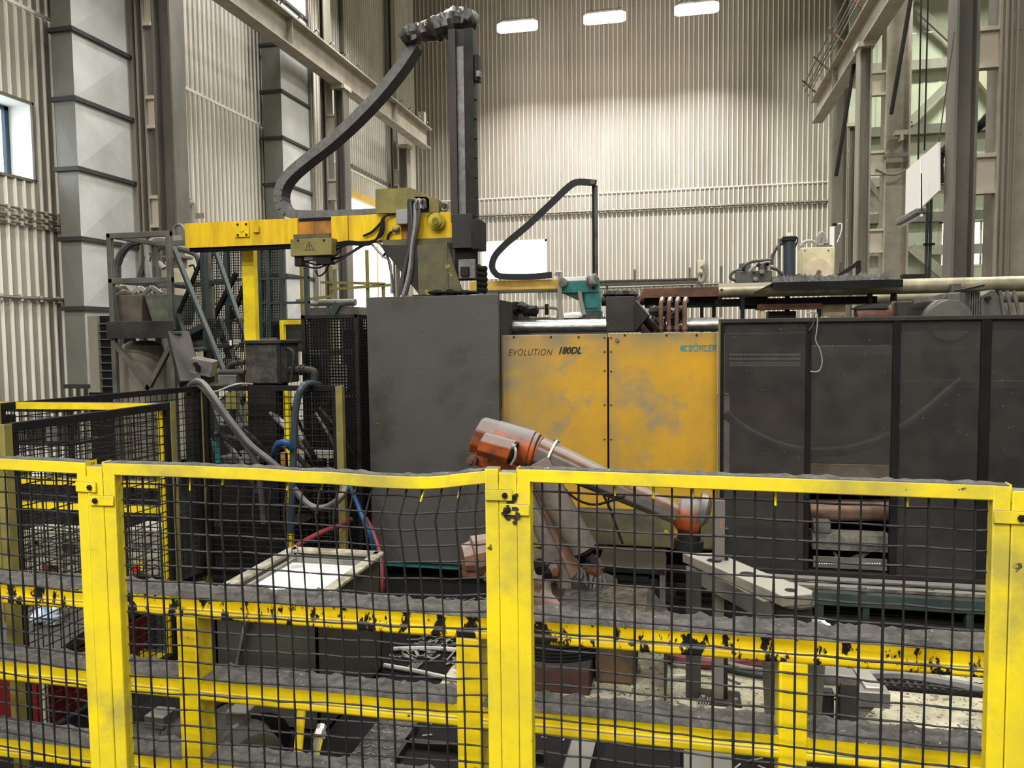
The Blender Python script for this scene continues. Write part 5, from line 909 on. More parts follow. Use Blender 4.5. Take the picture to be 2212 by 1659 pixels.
# control pedestals between the fences
def cabinet(x0, x1, y0, y1, Y, label, knob):
    t = thing('control_box', label, 'control box', 'pale control boxes'); mk('body', G().pbox(x0, y0, x1, y1, Y, .2), MT['pale'], t, bev=.006); mk('door', G().pbox(x0 + 5, y0 + 6, x1 - 5, y1 - 6, Y - .012, .012), MT['pale'], t, bev=.004)
    p = PY((x0 + x1) / 2, y1, Y); mk('stand', G().box(p.x - .06, p.x + .06, Y + .04, Y + .16, 0, p.z), MT['grey'], t); mk('foot', G().box(p.x - .15, p.x + .15, Y, Y + .2, 0, .015), MT['iron'], t)
    for px, py, r, m, dd in knob: q = PY(px, py, Y - .012); mk('knob', G().cyl(q, q - Vector((0, dd, 0)), r, n=14), MT[m], t)
    return t
cabinet(48, 176, 1150, 1250, 4.35, 'wide pale control box with orange knob behind the yellow-railed fence', [(107, 1222, .026, 'orange', .04), (120, 1226, .02, 'iron', .02), (80, 1170, .015, 'black', .02), (150, 1180, .05, 'grey', .01)])
cabinet(275, 345, 1143, 1247, 4.2, 'narrow pale control box with yellow and red stop button at left', [(303, 1222, .034, 'yellow', .012), (299, 1226, .02, 'bred', .045), (298, 1178, .02, 'zinc', .02), (318, 1178, .02, 'zinc', .02)])
t = thing('parts_shelf', 'dark shelf stacked with small white and grey cartons behind the left fences', 'shelf'); rr = random.Random(8)
for z in (.95, 1.25, 1.5): mk('board', G().box(-5.3, -4.35, 4.75, 5.15, z - .02, z), MT['iron'], t)
for x in (-5.3, -4.37): mk('upright', G().box(x, x + .03, 4.75, 4.78, 0, 1.55), MT['iron'], t)
x = -5.25; k = 0
while x < -4.55:
    w = rr.uniform(.08, .16); z = (.95, 1.25)[k % 2]; h = rr.uniform(.1, .22); one('carton', G().box(x, x + w, 4.78, 4.98, z + .001, z + h), MT[('fitting', 'zinc', 'pale', 'grey')[k % 4]], 'small carton on the dark shelf behind left fences, number %d from the left' % (k + 1) if False else ('small %s carton on the %s board of the dark shelf, %s' % (('white', 'steel grey', 'beige', 'dark grey')[k % 4], ('middle', 'upper')[k % 2], ('far left', 'second', 'third', 'fourth', 'fifth', 'sixth', 'seventh', 'far right', 'last')[min(k, 8)])), 'carton', 'cartons on the dark shelf', bev=.003); x += w + .02; k += 1
# ============================================================ scrap platform with stair
YP = 7.5; S = thing('scrap_platform', 'tall grey steel platform with guard rails holding a scrap hopper at left', 'platform')
xa, xb = PY(229, 520, YP).x, PY(366, 520, YP).x; zt = PY(297, 501, YP).z; zd = PY(297, 694, YP).z; zb_ = PY(297, 731, YP).z; YK2 = 8.25; b_ = .055
for x in (xa, xb - b_):
    for y in (YP, YK2): mk('post', G().box(x, x + b_, y, y + b_, 0, zt), MT['grey'], S, bev=.004)
zm = PY(297, 600, YP).z
for z in (zt, zm):
    for y in (YP, YK2): mk('guard_rail', G().box(xa, xb, y + .003, y + b_ - .003, z - .06, z), MT['grey'], S, bev=.004)
    mk('guard_rail', G().box(xa + .003, xa + b_ - .003, YP, YK2, z - .05, z), MT['grey'] if z == zt else MT['stair'], S, bev=.004)
mk('deck', G().box(xa, xb, YP - .02, YK2 + .06, zb_, zd - .1), MT['grime'], S); mk('skirt', G().box(xa - .02, xb + .02, YP - .035, YP - .02, zb_, zd), MT['grime'], S, bev=.004)
mk('brace', G().bar((xa + .03, YP + .03, zb_ - .05), (xa + .5, YP + .03, zb_ - .62), .05, .05), MT['grey'], S); mk('brace', G().bar((xb - .03, YP + .03, zb_ - .05), (xb - .4, YP + .03, zb_ - .62), .05, .05), MT['grey'], S)
for p_ in ((xa, YP), (xb - b_, YP)): mk('base_plate', G().box(p_[0] - .05, p_[0] + .1, p_[1] - .05, p_[1] + .1, 0, .012), MT['iron'], S)
hp = thing('scrap_hopper', 'tapered steel hopper full of metal scrap on the platform', 'hopper'); hz1, hz0 = PY(275, 637, 7.62).z, zd - .1; hx0, hx1 = PY(241, 640, 7.62).x, PY(309, 640, 7.62).x
def frustum(x0, x1, y0, y1, z0, z1, k): return [Vector(v) for v in ((x0 + k, y0 + k, z0), (x1 - k, y0 + k, z0), (x0 + k, y1 - k, z0), (x1 - k, y1 - k, z0), (x0, y0, z1), (x1, y0, z1), (x0, y1, z1), (x1, y1, z1))]
mk('bin', G().hexa(frustum(hx0, hx1 - .02, 7.62, 8.22, hz0, hz1, .05)), mat('hopper_brown', '#6d6358', .65, .1, var='#544b43', vs=5, vw=.16), hp, bev=.006); mk('side_plate', G().hexa(frustum(hx1 - .02, hx1 + .3, 7.66, 8.22, hz0 + .06, hz1, .06)), mat('hopper_green', '#6b7062', .65, .1, var='#4d5148', vs=6, vw=.16), hp, bev=.006)
rr = random.Random(13)
for i, (px, py, r, m, lab) in enumerate(((262, 630, .1, 'tanklow', 'lumpy brown casting scrap heaped on the hopper left'), (300, 630, .1, 'alu', 'bright aluminium bracket scrap lying on the hopper'), (325, 628, .08, 'zinc', 'grey scrap piece on the right of hopper'))):
    c = PY(px, py, 7.85); c.z = hz1 + .03; g = G()
    if i == 0:
        for k in range(5): g.blob(c + Vector((rr.uniform(-.07, .12), rr.uniform(-.08, .08), rr.uniform(-.02, .09))), .07, .07, .05, 8, 5, .7, k)
    else: g.bar(c + Vector((-.1, 0, -.03)), c + Vector((.02, 0, .07)), .05, .04).bar(c + Vector((.02, 0, .07)), c + Vector((.13, .02, -.01)), .05, .04).bar(c + Vector((-.08, .03, -.02)), c + Vector((.1, .03, -.02)), .04, .03)
    one('scrap_piece', g, MT[m], lab, 'scrap', 'scrap on the hopper')
tk = thing('lower_tank', 'grimy pale round-shouldered tank under the scrap platform', 'tank'); c = PY(308, 760, 7.95); zt2 = PY(308, 736, 7.95).z; mk('shell', G().lathe((c.x, 7.95, .25), (c.x, 7.95, zt2), [(0, .16), (.1, .25), (.9, .26), (.97, .22), (1, .12)], 24), MT['tanklow'], tk)
for a in (0, 2.1, 4.2): mk('leg', G().bar((c.x + .2 * cos(a), 7.95 + .2 * sin(a), 0), (c.x + .2 * cos(a), 7.95 + .2 * sin(a), .45), .04), MT['iron'], tk)
ct = thing('cream_tank', 'tall cream coloured tank with pipes on top behind the platform', 'tank'); YT2 = 9.2; c = PY(385, 600, YT2); r = .2
mk('shell', G().cyl((c.x, YT2, .4), (c.x, YT2, PY(385, 582, YT2).z), r, n=22), MT['tank'], ct); mk('neck', G().lathe((c.x, YT2, PY(385, 582, YT2).z), (c.x, YT2, PY(385, 510, YT2).z), [(0, .12), (.3, .12), (.32, .2), (.38, .2), (.4, .1), (.55, .09), (.57, .13), (1, .1)], 16), MT['tanklow'], ct)
mk('bent_pipe', G().tube([PY(378, 512, YT2), PY(377, 492, YT2), PY(386, 486, YT2), PY(396, 492, YT2), PY(396, 520, YT2)], .02, 8), MT['zinc'], ct); mk('leg', G().cyl((c.x, YT2, 0), (c.x, YT2, .4), .12, n=12), MT['iron'], ct)
ct2 = thing('cream_tank', 'broad cream tank half hidden by the stair behind the platform', 'tank'); c = PY(412, 600, 9.9); mk('shell', G().lathe((c.x, 9.9, .1), (c.x, 9.9, PY(412, 528, 9.9).z), [(0, .33), (.92, .33), (1, .2)], 24), MT['tank'], ct2); mk('foot', G().cyl((c.x, 9.9, 0), (c.x, 9.9, .1), .3, n=16), MT['iron'], ct2); mk('gauge_pipe', G().tube([PY(408, 575, 9.5), PY(420, 578, 9.5), PY(420, 640, 9.5)], .012, 6), MT['black'], ct2)
for i, (pts, r, m, lab) in enumerate((([(253, 600), (256, 565), (268, 540), (285, 526), (305, 520)], .05, 'hose', 'thick dark hose arching inside the platform rails, leftmost'), ([(322, 600), (320, 560), (322, 530), (335, 518), (350, 515), (370, 520)], .045, 'hosel', 'light grey hose arching between platform and cream tank'), ([(318, 620), (322, 580), (330, 556), (342, 536), (360, 533), (400, 540), (425, 552), (434, 580)], .04, 'hose', 'dark hose looping from the platform over to broad cream tank'), ([(305, 625), (303, 600), (312, 570), (322, 545)], .04, 'hose', 'dark hose behind the platform middle rail'), ([(328, 580), (335, 570), (345, 570), (354, 580)], .035, 'hosel', 'short pale hose loop above the middle rail'), ([(320, 560), (328, 590), (335, 610), (345, 640)], .045, 'hosel', 'grey hose dropping into the hopper'))):
    pp = [PY(x, y, 8.7) for x, y in pts]; pp = pp + ([Vector((pp[-1].x, pp[-1].y, 1.2))] if i in () else []); one('arched_hose', G().tube([Vector((pp[0].x, 8.7, .04)), Vector((pp[0].x, 8.7, 1.6))] + pp, r, 8), MT[m], lab, 'hose', 'hoses behind the platform')
one('elbow_pipe', G().tube([PX(397, 475, XL + .35), PX(397, 447, XL + .35), PX(403, 438, XL + .35), PX(411, 444, XL + .35), PX(411, 476, XL + .35), PX(411, 560, XL + .35)], .09, 10), MT['steel'], 'grey pipe elbow on the left wall above the gantry end', 'pipe')
one('wall_valve', G().bar(PX(412, 467, XL + .3), PX(436, 466, XL + .3), .1), MT['dsteel'], 'dark valve handle beside the pipe elbow on left wall', 'valve')
lv = thing('louvre_panel', 'dark louvred radiator panel at foot of the near duct', 'louvre'); YL = 9.0; mk('frame', G().pbox(192, 682, 213, 850, YL, .35), MT['steel'], lv); mk('recess', G().pbox(213, 682, 262, 850, YL + .05, .3), MT['black'], lv)
for k in range(9): mk('slat', G().pbox(213, 698 + k * 17, 262, 700 + k * 17, YL + .02, .03), MT['dsteel'], lv)
mk('plinth', G().box(PY(192, 850, YL).x, PY(262, 850, YL).x, YL, YL + .35, 0, PY(227, 848, YL).z), MT['iron'], lv)
st_ = thing('service_stair', 'steep dark green service stair with sloping handrails right of the platform', 'stair')
A0, A1 = PY(374, 533, 7.7), PY(484, 803, 7.1); B0, B1 = PY(468, 548, 8.3), PY(533, 737, 7.75); b2 = B0 + (B1 - B0) * 1.45; A2 = A0 + (A1 - A0) * 1.5
mk('handrail', G().bar(A0, A2, .048, .05), MT['stair'], st_, bev=.006); mk('handrail', G().bar(B0, b2, .048, .05), MT['stair'], st_, bev=.006)
mk('head_rail', G().bar(PY(362, 531, 7.75), A0, .06, .05), MT['stair'], st_); mk('head_rail', G().bar(PY(442, 547, 8.3), B0, .05, .05), MT['stair'], st_)
for i in range(7): u = .3 + i * .16; a, b = A0 + (A1 - A0) * u - Zv * .75, B0 + (B1 - B0) * (u + .02) - Zv * .75; mk('tread', G().bar(a, b, .22, .03), MT['grime'], st_)
mk('stringer', G().bar(A0 - Zv * .8, A2 - Zv * .8, .05, .16), MT['stair'], st_); mk('stringer', G().bar(B0 - Zv * .8, b2 - Zv * .8, .05, .16), MT['stair'], st_)
mk('post', G().box(PY(433, 600, 7.7).x, PY(444, 600, 7.7).x, 7.7, 7.76, 0, PY(438, 512, 7.7).z), MT['stair'], st_, bev=.004); mk('mid_rail', G().bar(PY(366, 616, 7.75), PY(412, 622, 7.75), .04), MT['stair'], st_); mk('mid_rail', G().bar(PY(440, 608, 8.2), PY(490, 612, 8.2), .04), MT['stair'], st_)
mk('knee_brace', G().bar(PY(404, 722, 7.7), PY(440, 704, 7.7), .06), MT['stair'], st_); mk('landing', G().pbox(366, 712, 445, 730, 7.8, .5), MT['stair'], st_)
def netting(g, O, a, b, n, m, r, clip=None):
    for i in range(n + 1):
        p, q = O + a * (i / n), O + a * (i / n) + b
        if clip: q = p + b * clip(i / n)
        if (q - p).length > .01: g.bar(p, q, r)
    for j in range(m + 1):
        s = j / m; u = 1.0
        if clip:
            us = [k / 60 for k in range(61) if clip(k / 60) >= s]
            if not us: continue
            g.bar(O + a * us[0] + b * s, O + a * us[-1] + b * s, r)
        else: g.bar(O + b * s, O + a + b * s, r)
    return g
O = PY(371, 712, 7.75); e1 = PY(436, 712, 7.75) - O; e2 = PY(371, 560, 7.75) - O
mk('mesh_infill', netting(G(), O, e1, e2, 16, 26, .007, lambda u: min(1, .05 + u)), MT['dwire'], st_, kind='stuff'); mk('infill_edge', G().bar(O, O + e1 + e2, .035), MT['black'], st_)
O = PY(447, 800, 7.5); e1 = PY(528, 800, 7.5) - O; e2 = PY(447, 690, 7.5) - O; mk('mesh_infill', netting(G(), O, e1, e2, 20, 22, .006), MT['dwire'], st_, kind='stuff')
sg = mk('notice_sign', G().pbox(494, 731, 522, 747, 7.45, .01), MT['iron'], st_); g = G()
for j in range(3):
    for k in range(4 - (j == 2)): g.pbox(504 + k * 4.2, 733.5 + j * 4, 507 + k * 4.2, 735.8 + j * 4, 7.444, .004)
g.pbox(496, 735, 500, 746, 7.444, .004); mk('pictogram', g, MT['fitting'], sg)
mk('foot', G().box(A2.x - .2, A2.x + .5, A2.y - .1, A2.y + .6, 0, .03), MT['iron'], st_)
# mesh partition behind the stair
pt = thing('mesh_partition', 'dark green framed mesh partition behind the stair and yellow post', 'partition'); YQ = 9.0
zT, zB = PY(520, 533, YQ).z, 0
for px in (446, 488, 526, 560, 578, 607, 660): mk('post', G().box(PY(px - 4, 600, YQ).x, PY(px + 4, 600, YQ).x, YQ, YQ + .06, 0, PY(px, 534 + (px > 570) * 4, YQ).z), MT['dgreen'], pt)
for y in (536, 602, 655, 692): mk('rail', G().box(PY(442, 600, YQ).x, PY(664, 600, YQ).x, YQ + .003, YQ + .05, PY(550, y + 3, YQ).z, PY(550, y - 2, YQ).z), MT['dgreen'], pt)
for a_, b_ in ((446, 526), (526, 607)): O = PY(a_, 760, YQ + .05); mk('mesh', netting(G(), O, PY(b_, 760, YQ + .05) - O, PY(a_, 536, YQ + .05) - O, 22, 40, .008), MT['dwire'], pt, kind='stuff')
mk('solid_panel', G().pbox(578, 700, 660, 760, YQ + .06, .02), MT['grime'], pt); mk('diagonal', G().bar(PY(500, 690, YQ - .02), PY(530, 610, YQ - .02), .05), MT['black'], pt); mk('diagonal', G().bar(PY(460, 690, YQ - .02), PY(510, 590, YQ - .02), .05), MT['black'], pt)
t = thing('yellow_portal', 'yellow painted square frame behind the black mesh cage', 'frame'); YY = 7.6; mk('post', G().box(PY(604, 720, YY).x, PY(613, 720, YY).x, YY, YY + .05, 0, PY(608, 692, YY).z), MT['yellow'], t, bev=.004); mk('top_bar', G().pbox(604, 691, 660, 701, YY + .002, .05), MT['yellow'], t, bev=.004)
t = thing('yellow_railing', 'thin yellow guard railing before the bright doorway', 'railing'); YR2 = 14.0
for px, y0 in ((651, 560), (714, 575), (827, 613), (793, 540)): mk('post', G().box(PY(px - 3, 620, YR2).x, PY(px + 3, 620, YR2).x, YR2, YR2 + .05, 0, PY(px, y0, YR2).z), MT['yolive'], t)
for a_, b_, y0, y1 in ((693, 832, 610, 613), (714, 852, 625, 615), (640, 716, 650, 640)): mk('rail', G().bar(PY(a_, y0, YR2), PY(b_, y1, YR2), .05), MT['yolive'], t)
t = thing('steel_conveyor', 'low steel rollers and blue-grey frame beyond the black cage', 'conveyor'); YZ = 12.0; mk('roller', G().cyl(PY(690, 654, YZ), PY(768, 653, YZ), .06, n=10), MT['zinc'], t); mk('roller', G().cyl(PY(672, 657, YZ), PY(700, 656, YZ), .04, n=10), MT['zinc'], t); mk('frame', G().pbox(665, 664, 775, 690, YZ, .4), MT['grey'], t); mk('strut', G().bar(PY(718, 680, YZ), PY(732, 655, YZ), .12), MT['dgreen'], t); mk('leg', G().box(PY(670, 690, YZ).x, PY(690, 690, YZ).x, YZ, YZ + .3, 0, PY(680, 690, YZ).z), MT['iron'], t); mk('leg', G().box(PY(750, 690, YZ).x, PY(770, 690, YZ).x, YZ, YZ + .3, 0, PY(760, 690, YZ).z), MT['iron'], t)
# ============================================================ black mesh cage beside the dark cover
K = thing('black_mesh_cage', 'black mesh guard cage standing left of the dark machine cover', 'cage'); YC2 = 6.25; xa, xb = PY(655, 860, YC2).x, PY(776, 860, YC2).x; zt = PY(715, 680, YC2).z
for x in (xa, xb - .03): mk('post', G().box(x, x + .035, YC2, YC2 + .035, 0, zt), MT['iron'], K)
mk('top_rail', G().box(xa, xb, YC2, YC2 + .035, zt - .03, zt), MT['iron'], K); mk('bottom_rail', G().box(xa, xb, YC2, YC2 + .035, .1, .13), MT['iron'], K); mk('top_sheet', G().box(xa, xb, YC2 + .04, YC2 + .9, zt - .01, zt), MT['iron'], K)
O = Vector((xa, YC2 + .02, .13)); mk('mesh', netting(G(), O, Vector((xb - xa, 0, 0)), Vector((0, 0, zt - .16)), 19, 76, .011), MT['dwire'], K, kind='stuff')
O = Vector((xb, YC2 + .04, .13)); mk('side_mesh', netting(G(), O, Vector((0, .86, 0)), Vector((0, 0, zt - .16)), 22, 76, .011), MT['dwire'], K, kind='stuff'); mk('post', G().box(xb - .03, xb + .01, YC2 + .87, YC2 + .91, 0, zt), MT['iron'], K)
mk('back_shade_sheet', G().box(xa - .02, xb, YC2 + .92, YC2 + .94, 0, zt - .12), MT['black'], K)  # black sheet added to give the darkness behind the mesh
t = thing('caged_valve_block', 'dim grey valve block with red button inside the black cage', 'valve block'); mk('body', G().box(xa + .08, xb - .12, YC2 + .3, YC2 + .7, 0, 1.45), MT['grime'], t); q = PY(763, 741, YC2 - .01); mk('shelf_row', G().pbox(665, 756, 765, 768, YC2 + .28, .05), MT['zinc'], t); mk('lamp_post', G().box(q.x - .02, q.x + .02, YC2 + .25, YC2 + .3, 1.4, q.z + .03), MT['iron'], t); mk('button', G().cyl((q.x + .0, YC2 + .25, q.z), (q.x, YC2 + .2, q.z), .03, n=12), MT['bred'], t); mk('white_sheet', G().pbox(714, 788, 752, 843, YC2 + .1, .006), MT['white'], t); mk('sheet_holder', G().pbox(714, 836, 752, 846, YC2 + .107, .19), MT['iron'], t)
mk('yellow_column', G().box(xb - .06, xb - .03, YC2 + .2, YC2 + .23, 0, 1.9), MT['yolive'], t)
# dirt-caked hydraulic box with pipes
t = thing('hydraulic_box', 'dirt caked dark box with pipe elbows behind the mesh fence', 'box'); YH = 5.75
mk('body', G().pbox(529, 742, 606, 829, YH, .32), mat('caked_dirt', '#46443e', .9, 0, var='#2c2a25', vs=14, dust='#4b4942', bump=1.0, bs=16), t, bev=.012); x0, x1, z1 = PY(526, 740, YH).x, PY(609, 740, YH).x, PY(567, 740, YH).z
mk('lid', G().box(x0, x1, YH - .02, YH + .34, z1 - .01, z1 + .02), MT['grime'], t, bev=.006); mk('lid_rib', G().bar((x0 + .1, YH + .1, z1 + .025), (x0 + .25, YH + .1, z1 + .03), .03, .02), MT['grey'], t); mk('corner_strip', G().pbox(598, 744, 606, 829, YH - .01, .01), MT['iron'], t); mk('handle', G().tube([PY(618, 752, YH + .1), PY(631, 758, YH + .1), PY(634, 775, YH + .1), PY(628, 826, YH + .1)], .012, 7), MT['grime'], t)
mk('right_pipe', G().tube([PY(612, 801, YH + .15), PY(640, 799, YH + .15), PY(662, 799, YH + .15), PY(678, 803, YH + .15), PY(680, 815, YH + .15), PY(680, 832, YH + .15)], .032, 10), MT['grime'], t)
for px in (636, 648, 656): q = PY(px, 799, YH + .15); mk('collar', G().cyl(q, q + Vector((.015, 0, 0)), .045, n=12), MT['grime'], t)
mk('left_pipe', G().tube([PY(530, 782, YH + .1), PY(515, 783, YH + .1), PY(498, 788, YH + .1), PY(491, 800, YH + .1), PY(491, 812, YH + .1)], .024, 9), MT['grime'], t); mk('left_pipe', G().tube([PY(530, 804, YH), PY(500, 804, YH), PY(478, 805, YH), PY(471, 812, YH), PY(470, 826, YH)], .024, 9), MT['grime'], t); mk('small_box', G().pbox(470, 810, 509, 832, YH - .05, .15), MT['grey'], t, bev=.006)
mk('wire_loop', G().tube([PY(524, 795, YH - .02), PY(510, 775, YH - .02), PY(507, 758, YH - .02), PY(517, 748, YH - .02), PY(527, 748, YH - .02)], .006, 6), MT['black'], t); mk('stand', G().pbox(540, 829, 600, 1150, YH + .05, .2), MT['iron'], t); q = PY(575, 1240, YH); mk('skid', G().box(q.x - .3, q.x + .3, YH, YH + .4, 0, .45), MT['black'], t)
t = thing('push_button_box', 'tilted grey junction box with black knobs left of the caked box', 'junction box'); c = PY(440, 792, 6.4); rx = Matrix.Rotation(radians(14), 3, 'Y') @ Matrix.Rotation(radians(18), 3, 'Z'); ax, ay, az = rx @ Vector((.1, 0, 0)), rx @ Vector((0, .08, 0)), rx @ Vector((0, 0, .075))
mk('body', G().obox(c, ax, ay, az), MT['zinc'], t, bev=.006)
for sx, sz in ((-.5, .3), (-.2, -.3), (-.25, .05)): q = c - ay + ax * sx + az * sz; mk('knob', G().cyl(q, q - ay * .35, .02, n=10), MT['black'], t)
mk('arm', G().bar(c, Vector((c.x + .05, c.y + .1, 0)), .05), MT['iron'], t)
t = thing('green_chute', 'dull green sloping chute between platform and stair', 'chute'); mk('trough', G().hexa([PY(369, 722, 7.4), PY(392, 722, 7.4), PY(369, 722, 7.8), PY(392, 722, 7.8), PY(369, 716, 7.4), PY(392, 716, 7.4), PY(369, 716, 7.8), PY(392, 716, 7.8)]), MT['dgreen'], t); mk('slide', G().bar(PY(385, 722, 7.5), PY(412, 830, 7.1), .22, .1), MT['grime'], t, bev=.006); q = PY(412, 830, 7.1); mk('support', G().box(q.x - .05, q.x + .05, 7.05, 7.15, 0, q.z), MT['iron'], t); mk('drum', G().cyl(PY(418, 740, 7.9), PY(445, 740, 7.9), .07, n=12), MT['zinc'], t)
# pump skid, dark backdrop and pipework behind the fence with hoses
t = thing('pump_skid', 'dark pump skid and added backdrop blocks with jumbled pipes behind the hose-hung fence', 'pump unit'); mk('base', G().pbox(440, 1140, 640, 1225, 6.22, .6), MT['black'], t); mk('dark_backdrop', G().pbox(445, 1010, 640, 1140, 6.55, .3), MT['grime'], t); mk('body', G().pbox(478, 920, 600, 1140, 6.22, .3), MT['iron'], t)  # black base and back blocks are added as a dark backdrop
mk('base_foot', G().box(PY(450, 1200, 6.2).x, PY(635, 1200, 6.2).x, 6.24, 6.8, 0, .25), MT['black'], t); mk('yellow_panel', G().pbox(488, 848, 512, 884, 6.2, .05), MT['yolive'], t); mk('panel_stem', G().pbox(496, 884, 504, 930, 6.2, .04), MT['iron'], t); q = PY(540, 881, 5.95); mk('oil_filter', G().lathe(q - Zv * .06, q + Zv * .06, [(0, .03), (.1, .045), (.9, .045), (1, .03)], 14), MT['yolive'], t); mk('filter_stem', G().cyl(q + Zv * -.3, q - Zv * .06, .02, n=8), MT['iron'], t)
rr = random.Random(17)
for i in range(13):
    x, y = rr.uniform(470, 700), rr.uniform(860, 960); x2, y2 = x + rr.uniform(30, 110), y + rr.uniform(30, 110); Y_ = rr.uniform(5.7, 6.0)
    mk('pipe', G().tube([PY(x, y, Y_), PY((x + x2) / 2, (y + y2) / 2 - 6, Y_ - .05), PY(min(x2, 770), y2, Y_)], rr.uniform(.008, .028), 7), MT[('hose', 'black', 'zinc', 'grime', 'iron')[i % 5]], t)
mk('tray', G().pbox(470, 988, 560, 1000, 5.7, .4), MT['zinc'], t); mk('blue_flap', G().prism(outl([(455, 948), (463, 955), (478, 1000), (466, 1000)], 5.65), 'y', 5.65, 5.66), MT['teal'], t); mk('flap_stem', G().pbox(468, 995, 476, 1100, 5.66, .03), MT['iron'], t)
mk('pale_block', G().pbox(672, 975, 716, 990, 5.9, .08), MT['pale'], t); mk('pale_block_stem', G().pbox(690, 990, 700, 1150, 5.92, .05), MT['iron'], t); mk('wooden_block', G().pbox(606, 978, 622, 1010, 5.6, .06), MT['insul'], t); mk('block_stem', G().pbox(610, 1010, 618, 1140, 5.62, .04), MT['iron'], t)
for px, y0 in ((616, 842), (728, 1080)): q = PY(px, y0, 5.6); one('yellow_bollard', G().box(q.x - .02, q.x + .02, 5.6, 5.64, 0, q.z), MT['yellow'], 'slim yellow post behind the mesh, %s' % ('left of the blue hose' if px < 700 else 'left of the dark cover foot'), 'post', bev=.003)
# hoses draped over the fence
YF3 = c4.y
def hose(pts, r, m, label, Y): return one('draped_hose', G().tube([PY(p[0], p[1], p[2] if len(p) > 2 else Y) for p in pts], r, 9, 6), MT[m], label, 'hose')
hose([(405, 850, 5.7), (412, 832, 5.6), (425, 824, 5.42), (440, 830, 5.36), (462, 858, 5.3), (500, 912, 5.28), (545, 965, 5.28), (600, 1010, 5.3), (660, 1085, 5.3), (700, 1097, 5.3), (738, 1072, 5.3), (748, 1040, 5.5)], .026, 'hose', 'thick grey hose draped over the fence corner, upper strand', 5.3)
hose([(412, 850, 5.72), (415, 838, 5.6), (428, 833, 5.44), (445, 845, 5.34), (475, 885, 5.3), (512, 935, 5.3), (545, 985, 5.32), (560, 1030, 5.35), (570, 1130, 5.4)], .024, 'hose', 'thick grey hose draped over the fence corner, lower strand', 5.3)
hose([(690, 832, 5.75), (672, 828, 5.5), (656, 834, 5.33), (643, 862, 5.3), (636, 920, 5.3), (634, 990, 5.3), (632, 1060, 5.3), (628, 1150, 5.35)], .028, 'blueblack', 'blue-black hose arching over the fence below the caked box', 5.3)
hose([(628, 968, 5.25), (620, 957, 5.22), (608, 956, 5.22), (598, 964, 5.25), (590, 985, 5.4), (580, 1020, 5.6)], .026, 'hoseb', 'short bright blue hose loop beside the blue-black hose', 5.3)
hose([(758, 1122, 5.6), (735, 1135, 5.4), (700, 1148, 5.2), (660, 1168, 5.0), (630, 1188, 4.8), (606, 1208, 4.62), (597, 1240, 4.6)], .02, 'hoser', 'dull red hose running to the tank top', 5.3)
hose([(756, 1050, 5.7), (770, 1085, 5.65), (788, 1130, 5.6), (803, 1165, 5.6), (812, 1215, 5.7)], .022, 'hoseb', 'blue hose hanging left of the dark cover', 5.7)
hose([(790, 1120, 5.7), (806, 1150, 5.62), (822, 1200, 5.55), (826, 1260, 5.5), (824, 1300, 5.55)], .02, 'hoser', 'red hose dropping beside the dark cover foot', 5.7)
hose([(448, 848, 5.38), (470, 845, 5.37), (498, 834, 5.37), (520, 829, 5.4), (545, 830, 5.5)], .008, 'hosel', 'thin grey cable slung along the fence top', 5.4)
g = G(); a, b = PY(328, 1460, 3.02), PY(384, 1450, 3.02)
for k in range(9): c = a.lerp(b, k / 8); g.cyl(c, c + (b - a).normalized() * .01, .012 + .016 * k / 8, n=12)
t = thing('ribbed_nozzle', 'orange ribbed tapered tube resting behind the lower rail left of the barrier post', 'nozzle'); mk('tube', g.cyl(a, b, .009, .024, n=12), MT['insul'], t); mk('bracket', G().bar(b + (b - a) * .1, Vector((b.x + .02, b.y + .05, 0)), .03), MT['iron'], t)
c = PZ(52, 1408, .58); t = thing('crumpled_bag', 'small crumpled pale bag on the red bin lid at far left', 'bag'); c = Vector((-3.4, 3.5, .5)); mk('bag', G().blob(c, .09, .07, .05, 12, 8, .8, 3), mat('pale_blue_film', '#b9c6d3', .35, 0, var='#8496a8', vs=12, bump=.6, bs=20), t); mk('knot', G().blob(c + Vector((.07, -.02, .04)), .02, .02, .025, 7, 5, .6, 2), MT['white'], t)
# ============================================================ second machine in the background
YB3 = 18.0
t = thing('far_gantry', 'distant pale yellow gantry with teal head and thin drag chain before the bright window', 'gantry')
def far(n, x0, y0, x1, y1, d, m, dy=0): return mk(n, G().pbox(x0, y0, x1, y1, YB3 + dy, d), MT[m], t, bev=.01)
far('beam', 1015, 605, 1216, 626, .3, 'ypale'); far('beam_lower', 1015, 626, 1210, 632, .28, 'grey'); far('head', 1208, 607, 1292, 632, .4, 'teal', -.05); far('head_top', 1216, 598, 1266, 607, .3, 'fitting', -.05)
mk('head_wedge', G().prism(outl([(1212, 632), (1262, 632), (1262, 655)], YB3), 'y', YB3, YB3 + .2), MT['dgreen'], t); col = far('column', 1260, 629, 1296, 672, .3, 'teal'); far('column_inset', 1265, 634, 1292, 666, .02, 'teal', -.03); mk('column_base', G().box(PY(1258, 672, YB3).x, PY(1298, 672, YB3).x, YB3, YB3 + .4, 0, PY(1278, 672, YB3).z), MT['grey'], t)
q = PY(1218, 611, YB3 - .06); mk('motor', G().cyl(q, q - Vector((0, .2, 0)), .1, n=14), MT['zinc'], t); far('mast', 1279, 398, 1284, 625, .1, 'iron', -.1); far('mast_rail', 1284, 400, 1291, 600, .1, 'grey', -.12); mk('carriage', G().blob(PY(1280, 605, YB3 - .15), .16, .1, .16, 9, 6, .5), MT['zinc'], t)
